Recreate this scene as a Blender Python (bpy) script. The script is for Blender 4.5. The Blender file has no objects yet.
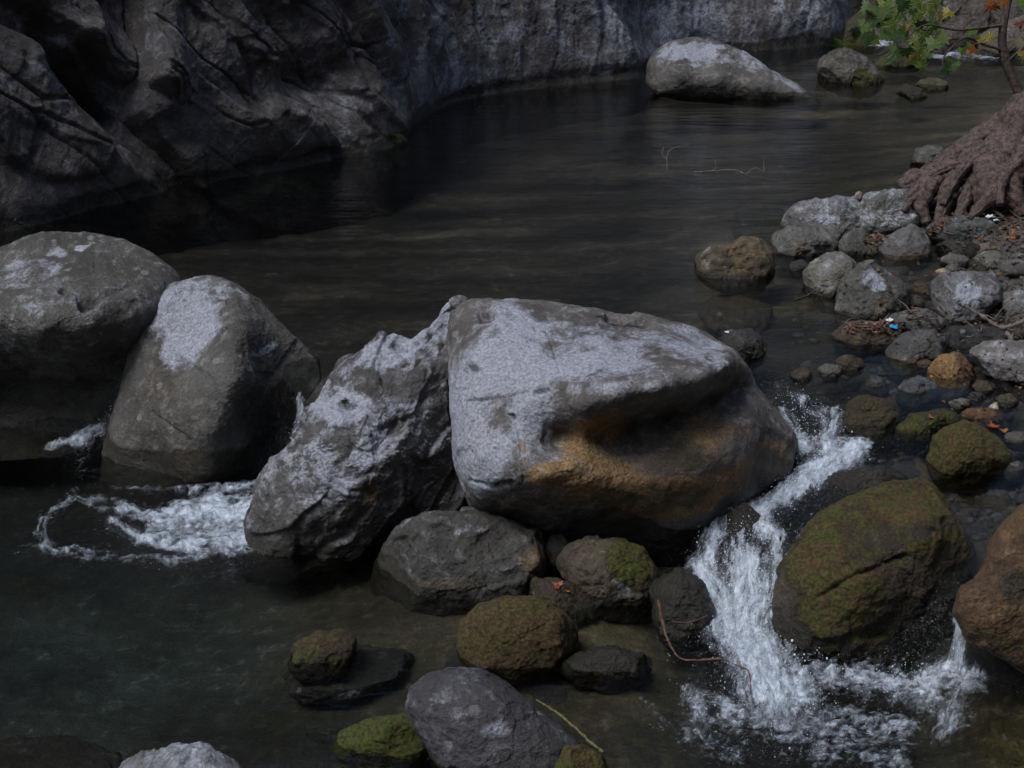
import bpy, math, random
import numpy as np
from mathutils import Vector

# ---------------------------------------------------------------- camera, light, exposure
scene = bpy.context.scene
col = scene.collection
PITCH = math.radians(22.0)
CAMZ = 3.2
FPX = 1422.0
cam_d = bpy.data.cameras.new('camera')
cam_d.lens = 36.0 * FPX / 1024.0
cam_d.sensor_width = 36.0
cam_d.clip_start = 0.05
cam_d.clip_end = 300.0
cam = bpy.data.objects.new('camera', cam_d)
cam.location = (0, 0, CAMZ)
cam.rotation_euler = (math.radians(90) - PITCH, 0, 0)
col.objects.link(cam)
scene.camera = cam

SUN_EL = math.radians(60)
SUN_AZ = math.radians(-125)          # measured from +Y towards +X
world = bpy.data.worlds.new('World')
scene.world = world
world.use_nodes = True
wn = world.node_tree
bg = wn.nodes['Background']
sky = wn.nodes.new('ShaderNodeTexSky')
sky.sky_type = 'NISHITA'
sky.sun_disc = False
sky.sun_elevation = SUN_EL
sky.sun_rotation = SUN_AZ
sky.air_density = 1.0
sky.dust_density = 1.5
hsv = wn.nodes.new('ShaderNodeHueSaturation')      # camera white balance for open shade
hsv.inputs['Saturation'].default_value = 1.0
wn.links.new(sky.outputs[0], hsv.inputs['Color'])
wn.links.new(hsv.outputs[0], bg.inputs[0])
bg.inputs[1].default_value = 0.10

sun_d = bpy.data.lights.new('sun', 'SUN')
sun_d.energy = 1.9
sun_d.angle = math.radians(26)
sun_d.color = (0.93, 0.96, 1.0)
sun = bpy.data.objects.new('sun', sun_d)
to_sun = Vector((math.sin(SUN_AZ) * math.cos(SUN_EL), math.cos(SUN_AZ) * math.cos(SUN_EL), math.sin(SUN_EL)))
sun.rotation_euler = to_sun.to_track_quat('Z', 'Y').to_euler()
sun.location = (0, 0, 12)
col.objects.link(sun)

scene.view_settings.view_transform = 'Standard'
scene.view_settings.look = 'None'
scene.view_settings.gamma = 1.0
scene.view_settings.use_curve_mapping = False
scene.view_settings.exposure = 0.35
scene.render.engine = 'CYCLES'
scene.cycles.use_denoising = True
scene.cycles.max_bounces = 8
scene.cycles.transparent_max_bounces = 12
scene.cycles.caustics_reflective = False
scene.cycles.caustics_refractive = False

# ---------------------------------------------------------------- maths helpers
rng = np.random.default_rng(11)
random.seed(5)
SP, CP = math.sin(PITCH), math.cos(PITCH)
FWD = np.array([0, CP, -SP]); UPV = np.array([0, SP, CP]); RT = np.array([1.0, 0, 0])
CAM = np.array([0, 0, CAMZ])


def at_depth(px, py, d):
    """World point(s) seen at pixel px,py at forward depth d."""
    px, py, d = np.broadcast_arrays(np.asarray(px, float), np.asarray(py, float), np.asarray(d, float))
    a = (px - 512) / FPX; b = (384 - py) / FPX
    return CAM + d[..., None] * (FWD + a[..., None] * RT + b[..., None] * UPV)


def on_z(px, py, z):
    a = (px - 512) / FPX; b = (384 - py) / FPX
    r = FWD + a * RT + b * UPV
    return CAM + r * ((z - CAMZ) / r[2])


def depth_of(p):
    return float(np.dot(np.asarray(p) - CAM, FWD))


def project(P):
    q = P - CAM
    zf = np.maximum(q @ FWD, 1e-3)
    return 512 + FPX * (q @ RT) / zf, 384 - FPX * (q @ UPV) / zf


_perm = rng.permutation(256)
_perm = np.concatenate([_perm, _perm, _perm])
_g = rng.normal(size=(256, 3)); _g /= np.linalg.norm(_g, axis=1)[:, None]


def perlin(P):
    P = np.asarray(P, float)
    i = np.floor(P).astype(np.int64); f = P - i
    u = f * f * f * (f * (f * 6 - 15) + 10)
    i &= 255
    out = 0
    for dx in (0, 1):
        wx = u[..., 0] if dx else 1 - u[..., 0]
        for dy in (0, 1):
            wy = u[..., 1] if dy else 1 - u[..., 1]
            for dz in (0, 1):
                wz = u[..., 2] if dz else 1 - u[..., 2]
                h = _perm[_perm[_perm[(i[..., 0] + dx) & 255] + ((i[..., 1] + dy) & 255)] + ((i[..., 2] + dz) & 255)]
                g = _g[h]
                d = g[..., 0] * (f[..., 0] - dx) + g[..., 1] * (f[..., 1] - dy) + g[..., 2] * (f[..., 2] - dz)
                out = out + wx * wy * wz * d
    return out * 1.5


def fbm(P, octs=4, gain=0.5, ridged=False):
    a, s, out = 1.0, 0.0, 0
    for k in range(octs):
        n = perlin(P * (2.03 ** k) + 17.3 * k)
        if ridged:
            n = 1 - 2 * np.abs(n)
        out = out + a * n
        s += a; a *= gain
    return out / s


def worley(P, seed=0):
    """F1 distance, and a random number per cell."""
    i = np.floor(P).astype(np.int64); f = P - i
    best = np.full(P.shape[:-1], 9.0); sec = best.copy(); bid = np.zeros(P.shape[:-1])
    for dx in (-1, 0, 1):
        for dy in (-1, 0, 1):
            for dz in (-1, 0, 1):
                h = _perm[_perm[_perm[(i[..., 0] + dx) & 255] + ((i[..., 1] + dy) & 255)] + ((i[..., 2] + dz + seed) & 255)]
                o = _g[h] * 0.45 + 0.5
                d = np.sqrt((dx + o[..., 0] - f[..., 0]) ** 2 + (dy + o[..., 1] - f[..., 1]) ** 2 + (dz + o[..., 2] - f[..., 2]) ** 2)
                closer = d < best
                sec = np.where(closer, best, np.minimum(sec, d))
                bid = np.where(closer, h / 255.0, bid)
                best = np.where(closer, d, best)
    return best, sec, bid


def facet(P, seed=0, tilt=1.0, lift=.5, crisp=40.0):
    """Broken stone: every cell is a tilted plane of its own."""
    i = np.floor(P).astype(np.int64); f = P - i
    wsum = np.zeros(P.shape[:-1]); val = np.zeros(P.shape[:-1])
    for dx in (-1, 0, 1):
        for dy in (-1, 0, 1):
            for dz in (-1, 0, 1):
                h = _perm[_perm[_perm[(i[..., 0] + dx) & 255] + ((i[..., 1] + dy) & 255)] + ((i[..., 2] + dz + seed) & 255)]
                o = _g[h] * 0.45 + 0.5
                v = np.stack([f[..., 0] - dx - o[..., 0], f[..., 1] - dy - o[..., 1], f[..., 2] - dz - o[..., 2]], -1)
                d = (v ** 2).sum(-1)
                w = np.exp(-crisp * d) + 1e-14
                val += w * (tilt * (v * _g[(h * 7 + 13) & 255]).sum(-1) + lift * (h / 255.0 - .5)); wsum += w
    return val / wsum


def sstep(a, b, x):
    t = np.clip((x - a) / (b - a), 0, 1)
    return t * t * (3 - 2 * t)


class RBF:
    def __init__(self, pts, vals, s):
        self.p = np.asarray(pts, float); v = np.asarray(vals, float)
        self.s = s; self.m = v.mean()
        d = np.sqrt(((self.p[:, None] - self.p[None]) ** 2).sum(-1) + s * s)
        self.w = np.linalg.solve(d + 1e-6 * np.eye(len(v)), v - self.m)

    def __call__(self, x, y):
        out = np.full(np.shape(x), self.m)
        for (a, b), w in zip(self.p, self.w):
            out = out + w * np.sqrt((x - a) ** 2 + (y - b) ** 2 + self.s ** 2)
        return out


def seg_dist(x, y, x0, y0, x1, y1):
    dx, dy = x1 - x0, y1 - y0
    L = dx * dx + dy * dy + 1e-9
    t = np.clip(((x - x0) * dx + (y - y0) * dy) / L, 0, 1)
    sd = ((x - x0) * dy - (y - y0) * dx) / math.sqrt(L)
    return np.hypot(x - x0 - t * dx, y - y0 - t * dy), t, sd


# ---------------------------------------------------------------- object helpers
def tag(o, label=None, cat=None, group=None, kind=None):
    if label: o['label'] = label
    if cat: o['category'] = cat
    if group: o['group'] = group
    if kind: o['kind'] = kind
    return o


def empty(name, loc=(0, 0, 0)):
    o = bpy.data.objects.new(name, None)
    o.location = loc
    o.empty_display_size = 0.1
    col.objects.link(o)
    return o


def mesh_obj(name, V, F, mats, attrs=None, parent=None, smooth=True, origin=None, flip=False):
    """V (n,3); F (m,k) all of one size."""
    V = np.asarray(V, np.float64); F = np.asarray(F, np.int32)
    if flip: F = F[:, ::-1]
    if origin is not None: V = V - np.asarray(origin)
    me = bpy.data.meshes.new(name)
    me.vertices.add(len(V)); me.vertices.foreach_set('co', V.astype(np.float32).ravel())
    k = F.shape[1]
    me.loops.add(F.size); me.loops.foreach_set('vertex_index', F.ravel())
    me.polygons.add(len(F))
    me.polygons.foreach_set('loop_start', np.arange(0, F.size, k, dtype=np.int32))
    me.polygons.foreach_set('loop_total', np.full(len(F), k, np.int32))
    me.polygons.foreach_set('use_smooth', np.full(len(F), smooth, bool))
    me.update(calc_edges=True)
    for n, a in (attrs or {}).items():
        at = me.attributes.new(n, 'FLOAT_COLOR', 'POINT')
        a = np.asarray(a, np.float32)
        if a.ndim == 1: a = np.stack([a, a, a, np.ones_like(a)], 1)
        if a.shape[1] == 3: a = np.concatenate([a, np.ones((len(a), 1), np.float32)], 1)
        at.data.foreach_set('color', (a if n == 'fuv' else np.clip(a, 0, 1)).ravel())
    for m in (mats if isinstance(mats, (list, tuple)) else [mats]): me.materials.append(m)
    o = bpy.data.objects.new(name, me)
    if origin is not None: o.location = origin
    if parent is not None:
        o.parent = parent
        if origin is not None:
            o.location = Vector(origin) - parent.location
        else:
            o.location = -parent.location
    col.objects.link(o)
    return o


def grid_faces(nr, nc, wrap=False):
    r = np.arange(nr - 1)[:, None]; c = np.arange(nc if wrap else nc - 1)[None]
    c2 = (c + 1) % nc
    return np.stack([r * nc + c, r * nc + c2, (r + 1) * nc + c2, (r + 1) * nc + c], -1).reshape(-1, 4)


# ---------------------------------------------------------------- materials
class NT:
    def __init__(self, name):
        self.m = bpy.data.materials.new(name); self.m.use_nodes = True
        self.t = self.m.node_tree; self.t.nodes.clear()
        self.out = self.t.nodes.new('ShaderNodeOutputMaterial')

    def n(self, typ, **kw):
        x = self.t.nodes.new(typ)
        for k, v in kw.items():
            if k.startswith('i_'):
                x.inputs[k[2:].replace('_', ' ')].default_value = v
            else:
                setattr(x, k, v)
        return x

    def l(self, a, b): self.t.links.new(a, b)

    def noise(self, co, scale, detail=4, rough=0.55, dist=0.0):
        x = self.n('ShaderNodeTexNoise', i_Scale=scale, i_Detail=detail, i_Roughness=rough, i_Distortion=dist)
        self.l(co, x.inputs['Vector'])
        return x.outputs['Fac']

    def ramp(self, f, a, b, lo=0.0, hi=1.0):
        x = self.n('ShaderNodeMapRange', interpolation_type='SMOOTHSTEP')
        x.inputs['From Min'].default_value = a; x.inputs['From Max'].default_value = b
        x.inputs['To Min'].default_value = lo; x.inputs['To Max'].default_value = hi
        self.l(f, x.inputs['Value'])
        return x.outputs['Result']

    def math(self, op, a, b=None, c=None, clamp=False):
        x = self.n('ShaderNodeMath', operation=op, use_clamp=clamp)
        for k, v in enumerate((a, b, c)):
            if v is None: continue
            if isinstance(v, (int, float)): x.inputs[k].default_value = v
            else: self.l(v, x.inputs[k])
        return x.outputs[0]

    def mix(self, fac, a, b, mode='MIX'):
        x = self.n('ShaderNodeMix', data_type='RGBA', blend_type=mode)
        for s, v in ((x.inputs[0], fac), (x.inputs[6], a), (x.inputs[7], b)):
            if isinstance(v, (int, float)): s.default_value = v
            elif isinstance(v, tuple): s.default_value = (*v[:3], 1)
            else: self.l(v, s)
        return x.outputs[2]

    def attr(self, name):
        x = self.n('ShaderNodeAttribute', attribute_name=name)
        return x

    def bump(self, h, strength, dist, prev=None):
        x = self.n('ShaderNodeBump', i_Strength=strength, i_Distance=dist)
        self.l(h, x.inputs['Height'])
        if prev is not None: self.l(prev, x.inputs['Normal'])
        return x.outputs[0]


def rock_material(name, fs=1.0, bump_k=1.0, ros=.38):
    t = NT(name)
    tc = t.n('ShaderNodeTexCoord').outputs['Object']
    oi = t.n('ShaderNodeObjectInfo')
    off = t.n('ShaderNodeVectorMath', operation='ADD')
    t.l(tc, off.inputs[0])
    mul = t.n('ShaderNodeVectorMath', operation='SCALE'); mul.inputs[0].default_value = (13, 7, 19)
    t.l(oi.outputs['Random'], mul.inputs['Scale']); t.l(mul.outputs[0], off.inputs[1])
    co = off.outputs[0]
    tint = t.attr('tint').outputs['Color']
    pa = t.attr('paint')
    sep = t.n('ShaderNodeSeparateColor'); t.l(pa.outputs['Color'], sep.inputs[0])
    pale, ochre, moss = sep.outputs[0], sep.outputs[1], sep.outputs[2]
    wet = pa.outputs['Alpha']
    n1 = t.noise(co, 3.0 * fs, 5, 0.6, 0.4)
    n2 = t.noise(co, 16 * fs, 6, 0.65, 0.3)
    n3 = t.noise(co, 70 * fs, 6, 0.7)
    n4 = t.noise(co, 260 * fs, 3, 0.6)
    # mottled stone: two mineral tones and dark speckle
    lo = t.mix(1.0, tint, (0.48, 0.44, 0.40), 'MULTIPLY')
    hi = t.mix(1.0, tint, (1.55, 1.50, 1.46), 'MULTIPLY')
    c = t.mix(t.ramp(n1, 0.34, 0.66), lo, tint)
    c = t.mix(t.ramp(n2, 0.46, 0.70), c, hi)
    c = t.mix(t.ramp(n3, 0.52, 0.34, 0, 0.85), c, lo)
    c = t.mix(t.ramp(n4, 0.58, 0.75, 0, 0.5), c, hi)
    # warm mineral stain
    k = t.math('ADD', t.math('MULTIPLY', ochre, 1.5), t.math('SUBTRACT', t.math('ADD', t.math('MULTIPLY', n2, .7), t.math('MULTIPLY', n1, .5)), 1.05))
    oc = t.mix(t.ramp(n3, .35, .65), (0.17, 0.085, 0.025), (0.46, 0.28, 0.10))
    c = t.mix(t.ramp(k, -0.15, 0.85, 0, 0.85), c, oc)
    # pale lichen and lime crust, blued and brightened to paint in sky highlights
    k = t.math('ADD', t.math('MULTIPLY', pale, 1.1), t.math('SUBTRACT', t.math('ADD', t.math('ADD', t.math('MULTIPLY', n2, 1.9), t.math('MULTIPLY', n1, 1.0)), t.math('MULTIPLY', n3, .5)), 1.95))
    pc = t.mix(t.ramp(n3, .3, .7), (0.25, 0.26, 0.30), (0.60, 0.61, 0.67))
    c = t.mix(t.ramp(k, -0.05, 0.75, 0, 0.92), c, pc)
    # round lichen rosettes, few and small
    vo = t.n('ShaderNodeTexVoronoi', i_Scale=9.0 * fs); t.l(co, vo.inputs['Vector'])
    dd = t.math('ADD', vo.outputs['Distance'], t.math('MULTIPLY', n3, 0.3))
    sc = t.n('ShaderNodeSeparateColor'); t.l(vo.outputs['Color'], sc.inputs[0])
    rs = t.math('MULTIPLY', t.ramp(dd, 0.37, 0.30), t.ramp(sc.outputs[0], 0.84, 0.86))
    rs = t.math('MULTIPLY', rs, t.ramp(wet, 0.3, 0.1))
    c = t.mix(t.math('MULTIPLY', rs, ros), c, (0.42, 0.42, 0.43))
    # wet algae film; the same channel holds painted shade on some boulders
    k = t.math('ADD', t.math('MULTIPLY', wet, 1.5), t.math('SUBTRACT', t.math('ADD', t.math('MULTIPLY', n2, .6), t.math('MULTIPLY', n3, .5)), 0.95))
    wf = t.ramp(k, 0.0, 0.5)
    c = t.mix(t.math('MULTIPLY', wf, 0.88), c, t.mix(n2, (0.016, 0.013, 0.009), (0.05, 0.042, 0.026)))
    # moss
    k = t.math('ADD', t.math('MULTIPLY', moss, 1.5), t.math('SUBTRACT', t.math('ADD', t.math('MULTIPLY', n2, .8), t.math('MULTIPLY', n3, .6)), 1.15))
    mf = t.ramp(k, 0.0, 0.45)
    mg = t.mix(t.ramp(n3, .35, .65), (0.036, 0.048, 0.005), (0.135, 0.155, 0.014))
    mb = t.mix(t.ramp(n3, .35, .65), (0.055, 0.034, 0.011), (0.17, 0.108, 0.038))
    mgreen = t.attr('mossc').outputs['Fac']
    mc = t.mix(t.math('ADD', t.math('SUBTRACT', mgreen, 0.5), t.ramp(n2, .35, .65), clamp=True), mb, mg)
    c = t.mix(mf, c, mc)
    b = t.n('ShaderNodeBsdfPrincipled')
    t.l(c, b.inputs['Base Color'])
    r = t.ramp(wf, 0, 1, 0.60, 0.20)
    r = t.math('ADD', r, t.math('MULTIPLY', t.math('SUBTRACT', n3, 0.5), 0.35))
    r = t.math('MAXIMUM', r, t.math('MULTIPLY', mf, 0.9))
    t.l(r, b.inputs['Roughness'])
    b.inputs['Specular IOR Level'].default_value = 0.5
    nb = t.bump(n2, 0.55 * bump_k, 0.05 / fs)
    nb = t.bump(n3, 0.8 * bump_k, 0.02 / fs, nb)
    nb = t.bump(n4, 0.5 * bump_k, 0.006 / fs, nb)
    mm = t.math('MULTIPLY', mf, t.noise(co, 420, 3, 0.7))
    nb = t.bump(mm, 0.9, 0.012, nb)
    t.l(nb, b.inputs['Normal'])
    t.l(b.outputs[0], t.out.inputs[0])
    return t.m


def simple_mat(name, rgb, rough=0.7, vary=0.3, scale=30, bump=0.3, trans=0.0, attr=None, bdist=0.01):
    t = NT(name)
    tc = t.n('ShaderNodeTexCoord').outputs['Object']
    n = t.noise(tc, scale, 5, 0.6)
    base = t.attr(attr).outputs['Color'] if attr else rgb
    lo = t.mix(1.0, base, (1 - vary,) * 3, 'MULTIPLY')
    hi = t.mix(1.0, base, (1 + vary,) * 3, 'MULTIPLY')
    c = t.mix(t.ramp(n, .35, .65), lo, hi)
    b = t.n('ShaderNodeBsdfPrincipled')
    t.l(c, b.inputs['Base Color']); b.inputs['Roughness'].default_value = rough
    t.l(t.bump(n, bump, bdist), b.inputs['Normal'])
    sh = b.outputs[0]
    if trans > 0:
        tr = t.n('ShaderNodeBsdfTranslucent'); t.l(c, tr.inputs[0])
        mx = t.n('ShaderNodeMixShader'); mx.inputs[0].default_value = trans
        t.l(sh, mx.inputs[1]); t.l(tr.outputs[0], mx.inputs[2]); sh = mx.outputs[0]
    t.l(sh, t.out.inputs[0])
    return t.m


def water_material():
    t = NT('river_water')
    geo = t.n('ShaderNodeNewGeometry').outputs['Position']
    at = t.attr('flow')      # r foam, g ripple strength
    sep = t.n('ShaderNodeSeparateColor'); t.l(at.outputs['Color'], sep.inputs[0])
    foam, rip = sep.outputs[0], sep.outputs[1]
    mp = t.n('ShaderNodeMapping'); mp.inputs['Scale'].default_value = (0.32, 1.0, 1.0); t.l(geo, mp.inputs['Vector'])
    w1 = t.noise(mp.outputs[0], 2.6, 3, 0.5, 0.3)
    mp2 = t.n('ShaderNodeMapping'); mp2.inputs['Scale'].default_value = (0.2, 1.0, 1.0); t.l(geo, mp2.inputs['Vector'])
    w2 = t.noise(mp2.outputs[0], 8.0, 3, 0.5, 0.6)
    w3 = t.noise(geo, 45.0, 4, 0.6, 0.5)
    nb = t.bump(w1, 0.38, 0.05)
    nb = t.bump(w2, 0.6, 0.022, nb)
    bb = t.n('ShaderNodeBump', i_Distance=0.02); t.l(w3, bb.inputs['Height']); t.l(nb, bb.inputs['Normal'])
    t.l(t.math('MULTIPLY', rip, 0.9), bb.inputs['Strength'])
    nb = bb.outputs[0]
    fr = t.n('ShaderNodeFresnel', i_IOR=1.33); t.l(nb, fr.inputs['Normal'])
    gl = t.n('ShaderNodeBsdfGlossy', i_Roughness=0.04); t.l(nb, gl.inputs['Normal'])
    gl.inputs['Color'].default_value = (1, 1, 1, 1)
    tr = t.n('ShaderNodeBsdfTransparent'); tr.inputs[0].default_value = (0.66, 0.68, 0.66, 1)
    mx = t.n('ShaderNodeMixShader'); t.l(fr.outputs[0], mx.inputs[0]); t.l(tr.outputs[0], mx.inputs[1]); t.l(gl.outputs[0], mx.inputs[2])
    # foam: aerated water, white because of the bubbles in it; drawn out along the current
    uv = t.attr('fuv').outputs['Vector']
    m1 = t.n('ShaderNodeMapping'); m1.inputs['Scale'].default_value = (60, 120, 1); t.l(uv, m1.inputs['Vector'])
    m3 = t.n('ShaderNodeMapping'); m3.inputs['Scale'].default_value = (230, 400, 1); t.l(uv, m3.inputs['Vector'])
    f1 = t.noise(m1.outputs[0], 1.0, 4, 0.6, 0.8)
    f2 = t.noise(m3.outputs[0], 1.0, 4, 0.65, 0.6)
    f3 = t.noise(geo, 90.0, 4, 0.7, 0.4)
    s = t.math('ADD', t.math('MULTIPLY', f1, 1.5), t.math('ADD', t.math('MULTIPLY', f2, 0.7), t.math('MULTIPLY', f3, 0.45)))
    k = t.math('ADD', t.math('MULTIPLY', foam, 1.7), t.math('SUBTRACT', s, 2.42))
    fm = t.ramp(k, -0.30, 1.2, 0, 0.92)
    fb = t.n('ShaderNodeBsdfPrincipled')
    t.l(t.mix(t.ramp(f2, .3, .7), (0.58, 0.66, 0.75), (0.84, 0.90, 0.96)), fb.inputs['Base Color'])
    fb.inputs['Roughness'].default_value = 0.35
    fbn = t.bump(f1, 0.6, 0.03); fbn = t.bump(f3, 0.25, 0.006, fbn)
    t.l(fbn, fb.inputs['Normal'])
    m2 = t.n('ShaderNodeMixShader'); t.l(fm, m2.inputs[0]); t.l(mx.outputs[0], m2.inputs[1]); t.l(fb.outputs[0], m2.inputs[2])
    t.l(m2.outputs[0], t.out.inputs[0])
    return t.m


M_ROCK = rock_material('stone')
M_CLIFF = rock_material('cliff_stone', 0.45, 1.0)
M_BED = rock_material('river_bed_stone', 0.8, 1.0, 0.0)
M_WATER = water_material()
M_BARK = simple_mat('bark', (0.082, 0.054, 0.045), 0.8, 0.55, 35, 0.7, bdist=0.02)
M_DRY = simple_mat('dry_wood', (0.16, 0.125, 0.11), 0.8, 0.3, 60, 0.5)
M_REDTWIG = simple_mat('red_twig', (0.12, 0.055, 0.025), 0.6, 0.4, 60, 0.4)
M_LEAF = simple_mat('leaf_blade', (0, 0, 0), 0.5, 0.25, 60, 0.2, 0.35, attr='tint', bdist=0.002)
M_FERN = simple_mat('fern_blade', (0.035, 0.060, 0.016), 0.5, 0.35, 80, 0.2, 0.3, bdist=0.002)
M_WHITEBIT = simple_mat('white_scrap', (0.70, 0.71, 0.74), 0.4, 0.1, 30, 0.2)
M_BLUEBIT = simple_mat('blue_scrap', (0.02, 0.28, 0.60), 0.35, 0.15, 30, 0.2)

# ---------------------------------------------------------------- levels of water and bed
UP = 0.45
WATER_PTS = [  # px, py, z
    (-400, 330, UP), (-150, 330, UP), (0, 290, UP), (60, 325, UP), (150, 330, UP), (128, 352, UP), (200, 345, UP), (270, 360, UP), (312, 380, UP),
    (370, 372, UP), (440, 365, UP), (520, 365, UP), (600, 365, UP), (680, 362, UP), (740, 362, UP), (780, 372, UP - .01),
    (0, 60, UP), (300, 120, UP), (500, 150, UP), (640, 90, UP), (900, 110, UP), (1000, 130, UP), (860, 60, UP), (300, 260, UP), (600, 250, UP), (800, 300, UP),
    (1024, 300, UP), (1200, 300, UP), (1024, 200, UP), (860, 365, UP - .01), (940, 400, UP - .02), (1024, 420, UP - .03), (1200, 430, UP - .04),
    (810, 400, .40), (845, 415, .38), (900, 435, .36), (850, 450, .32), (815, 470, .30), (900, 470, .33), (960, 480, .32), (1024, 500, .31), (1200, 520, .30),
    (770, 505, .25), (800, 520, .25), (735, 520, .22), (975, 560, .30), (1000, 590, .29), (1100, 600, .29), (968, 602, .28), (880, 520, .30), (900, 570, .28), (820, 560, .24),
    (740, 545, .17), (712, 560, .12), (765, 575, .12), (700, 600, .03), (740, 605, .05), (775, 620, .03),
    (640, 600, 0), (690, 640, 0), (760, 665, 0), (840, 660, 0), (955, 668, 0), (1000, 690, 0), (1100, 700, 0), (1250, 700, 0), (870, 660, 0),
    (650, 540, 0), (580, 520, 0), (460, 500, 0), (440, 512, 0), (470, 480, 0.02), (380, 490, 0), (290, 490, 0), (290, 462, 0.03), (230, 470, 0), (150, 460, 0), (100, 432, 0), (60, 432, 0), (0, 430, 0), (-150, 430, 0), (-400, 430, 0),
    (0, 600, 0), (300, 640, 0), (500, 700, 0), (700, 760, 0), (900, 800, 0), (-200, 800, 0), (1200, 900, 0), (-500, 600, 0), (200, 900, 0), (1000, 900, 0),
]


def world_pts(L):
    return np.array([on_z(a, b, c)[:2] for a, b, c in L]), np.array([c for _, _, c in L])


_p, _v = world_pts(WATER_PTS)
water_rbf = RBF(_p, _v, 0.03)


def water_z(x, y):
    return np.clip(water_rbf(x, y), 0, UP)


BED_PTS = [
    (-400, 330, .0), (0, 290, .0), (150, 330, 0.0), (270, 350, .0), (440, 350, .0), (600, 350, 0.05), (690, 350, .12), (770, 360, .26),
    (0, 200, -.1), (300, 220, -.15), (500, 200, -.1), (500, 120, .0), (640, 90, .1), (640, 250, .05), (700, 230, .12), (740, 300, .16), (760, 200, .12), (800, 160, .1),
    (850, 100, .15), (950, 130, .2), (850, 60, .3), (1000, 60, .35), (830, 240, .3), (790, 280, .26), (870, 280, .36), (870, 215, .42), (940, 205, .55), (1000, 200, .60), (1100, 190, .75), (1250, 200, .95),
    (1010, 235, .56), (960, 250, .42), (1040, 260, .56), (940, 280, .36), (920, 330, .38), (860, 330, .36), (800, 350, .30), (1010, 320, .45), (1100, 320, .55), (1000, 370, .34), (940, 400, .28), (900, 430, .24), (1024, 430, .28), (1200, 420, .5),
    (810, 400, .25), (850, 450, .18), (780, 500, .10), (960, 480, .18), (1040, 500, .22), (900, 560, .12), (990, 590, .15), (1200, 600, .3),
    (740, 550, 0.0), (700, 620, -.18), (760, 680, -.25), (870, 700, -.22), (970, 710, -.12), (1040, 740, -.1), (1200, 760, 0.1), (640, 640, -.15), (560, 620, -.10), (640, 700, -.14),
    (450, 640, -.12), (400, 600, -.10), (480, 730, -.16), (600, 760, -.15), (380, 680, -.2), (300, 600, -.30), (200, 620, -.42), (100, 640, -.5), (250, 720, -.35), (0, 700, -.45), (-200, 700, -.5), (150, 560, -.35), (50, 520, -.4),
    (300, 560, -.2), (500, 560, -.1), (600, 540, -.05), (200, 470, -.2), (50, 430, -.3), (-300, 430, -.3), (150, 800, -.25), (500, 900, -.1), (900, 900, -.1), (-300, 900, -.3), (1200, 950, 0),
    (-100, 380, -.2), (470, 470, -.1), (300, 440, -.1),
]
_p, _v = world_pts(BED_PTS)
bed_rbf = RBF(_p, _v, 0.08)


def bed_z(x, y):
    z = bed_rbf(x, y)
    P = np.stack([x, y, np.zeros_like(x)], -1)
    f1, f2, bid = worley(P * 5.5)
    z = z + 0.035 * (0.75 - f1) * (0.4 + bid) + 0.03 * fbm(P * 1.6, 3)
    f1, f2, bid = worley(P * 14 + 5)
    z = z + 0.012 * (0.7 - f1)
    return z


def fan(ny, nx, y0, y1, s):
    yy = y0 * (y1 / y0) ** np.linspace(0, 1, ny)
    ss = np.linspace(-s, s, nx)
    ss = ss * (1 + 0.0 * ss)
    X = ss[None] * (yy[:, None] + 0.6); Y = np.broadcast_to(yy[:, None], X.shape)
    return X, Y.copy()


# river bed / ground
X, Y = fan(420, 620, 2.2, 34, 0.72)
Z = bed_z(X, Y)
far = sstep(17.5, 22, Y); Z = Z + far * 0.6
side = sstep(0.52, 0.7, X / (Y + .6)) * 0.5
Z = Z + side
P = np.stack([X, Y, Z], -1).reshape(-1, 3)
px, py = project(P)
wz = water_z(P[:, 0], P[:, 1])
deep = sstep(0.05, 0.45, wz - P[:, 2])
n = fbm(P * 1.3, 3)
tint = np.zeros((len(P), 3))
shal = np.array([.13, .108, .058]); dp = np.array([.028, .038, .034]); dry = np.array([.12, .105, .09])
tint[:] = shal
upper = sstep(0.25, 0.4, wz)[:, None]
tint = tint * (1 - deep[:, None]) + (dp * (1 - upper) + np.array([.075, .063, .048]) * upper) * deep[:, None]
dr = sstep(-0.01, 0.03, P[:, 2] - wz)[:, None]
tint = tint * (1 - dr) + dry * dr
patch = np.exp(1.5 * fbm(P * np.array([.9, 1.6, 1]) + 3, 4) + upper[:, 0] * (-.25 + 2.0 * fbm(P * np.array([.5, 3.2, 1]) + 9, 4)))[:, None]; tint = tint * np.where(dr > .5, 1, patch)
dark_left = (1 - sstep(200, 330, px)) * sstep(415, 440, py) * (1 - sstep(545, 620, py)); tint = tint * (1 - .75 * dark_left)[:, None]  # darker bed tint around the left eddy
paint = np.zeros((len(P), 4))
paint[:, 1] = 0.25 * (1 - deep)
paint[:, 2] = 0.35 * sstep(0.0, 0.4, n) * (1 - dr[:, 0]) * (1 - .8 * upper[:, 0])
zone = sstep(680, 730, px) * (1 - sstep(880, 940, px)) * sstep(300, 345, py)
paint[:, 3] = np.clip(0.2 + .6 * zone, 0, 1) * (1 - dr[:, 0])
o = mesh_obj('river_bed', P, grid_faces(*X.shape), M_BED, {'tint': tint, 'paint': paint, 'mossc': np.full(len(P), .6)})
tag(o, 'stony brown river bed and gravelly bank under the water', 'ground', kind='structure')

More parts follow.
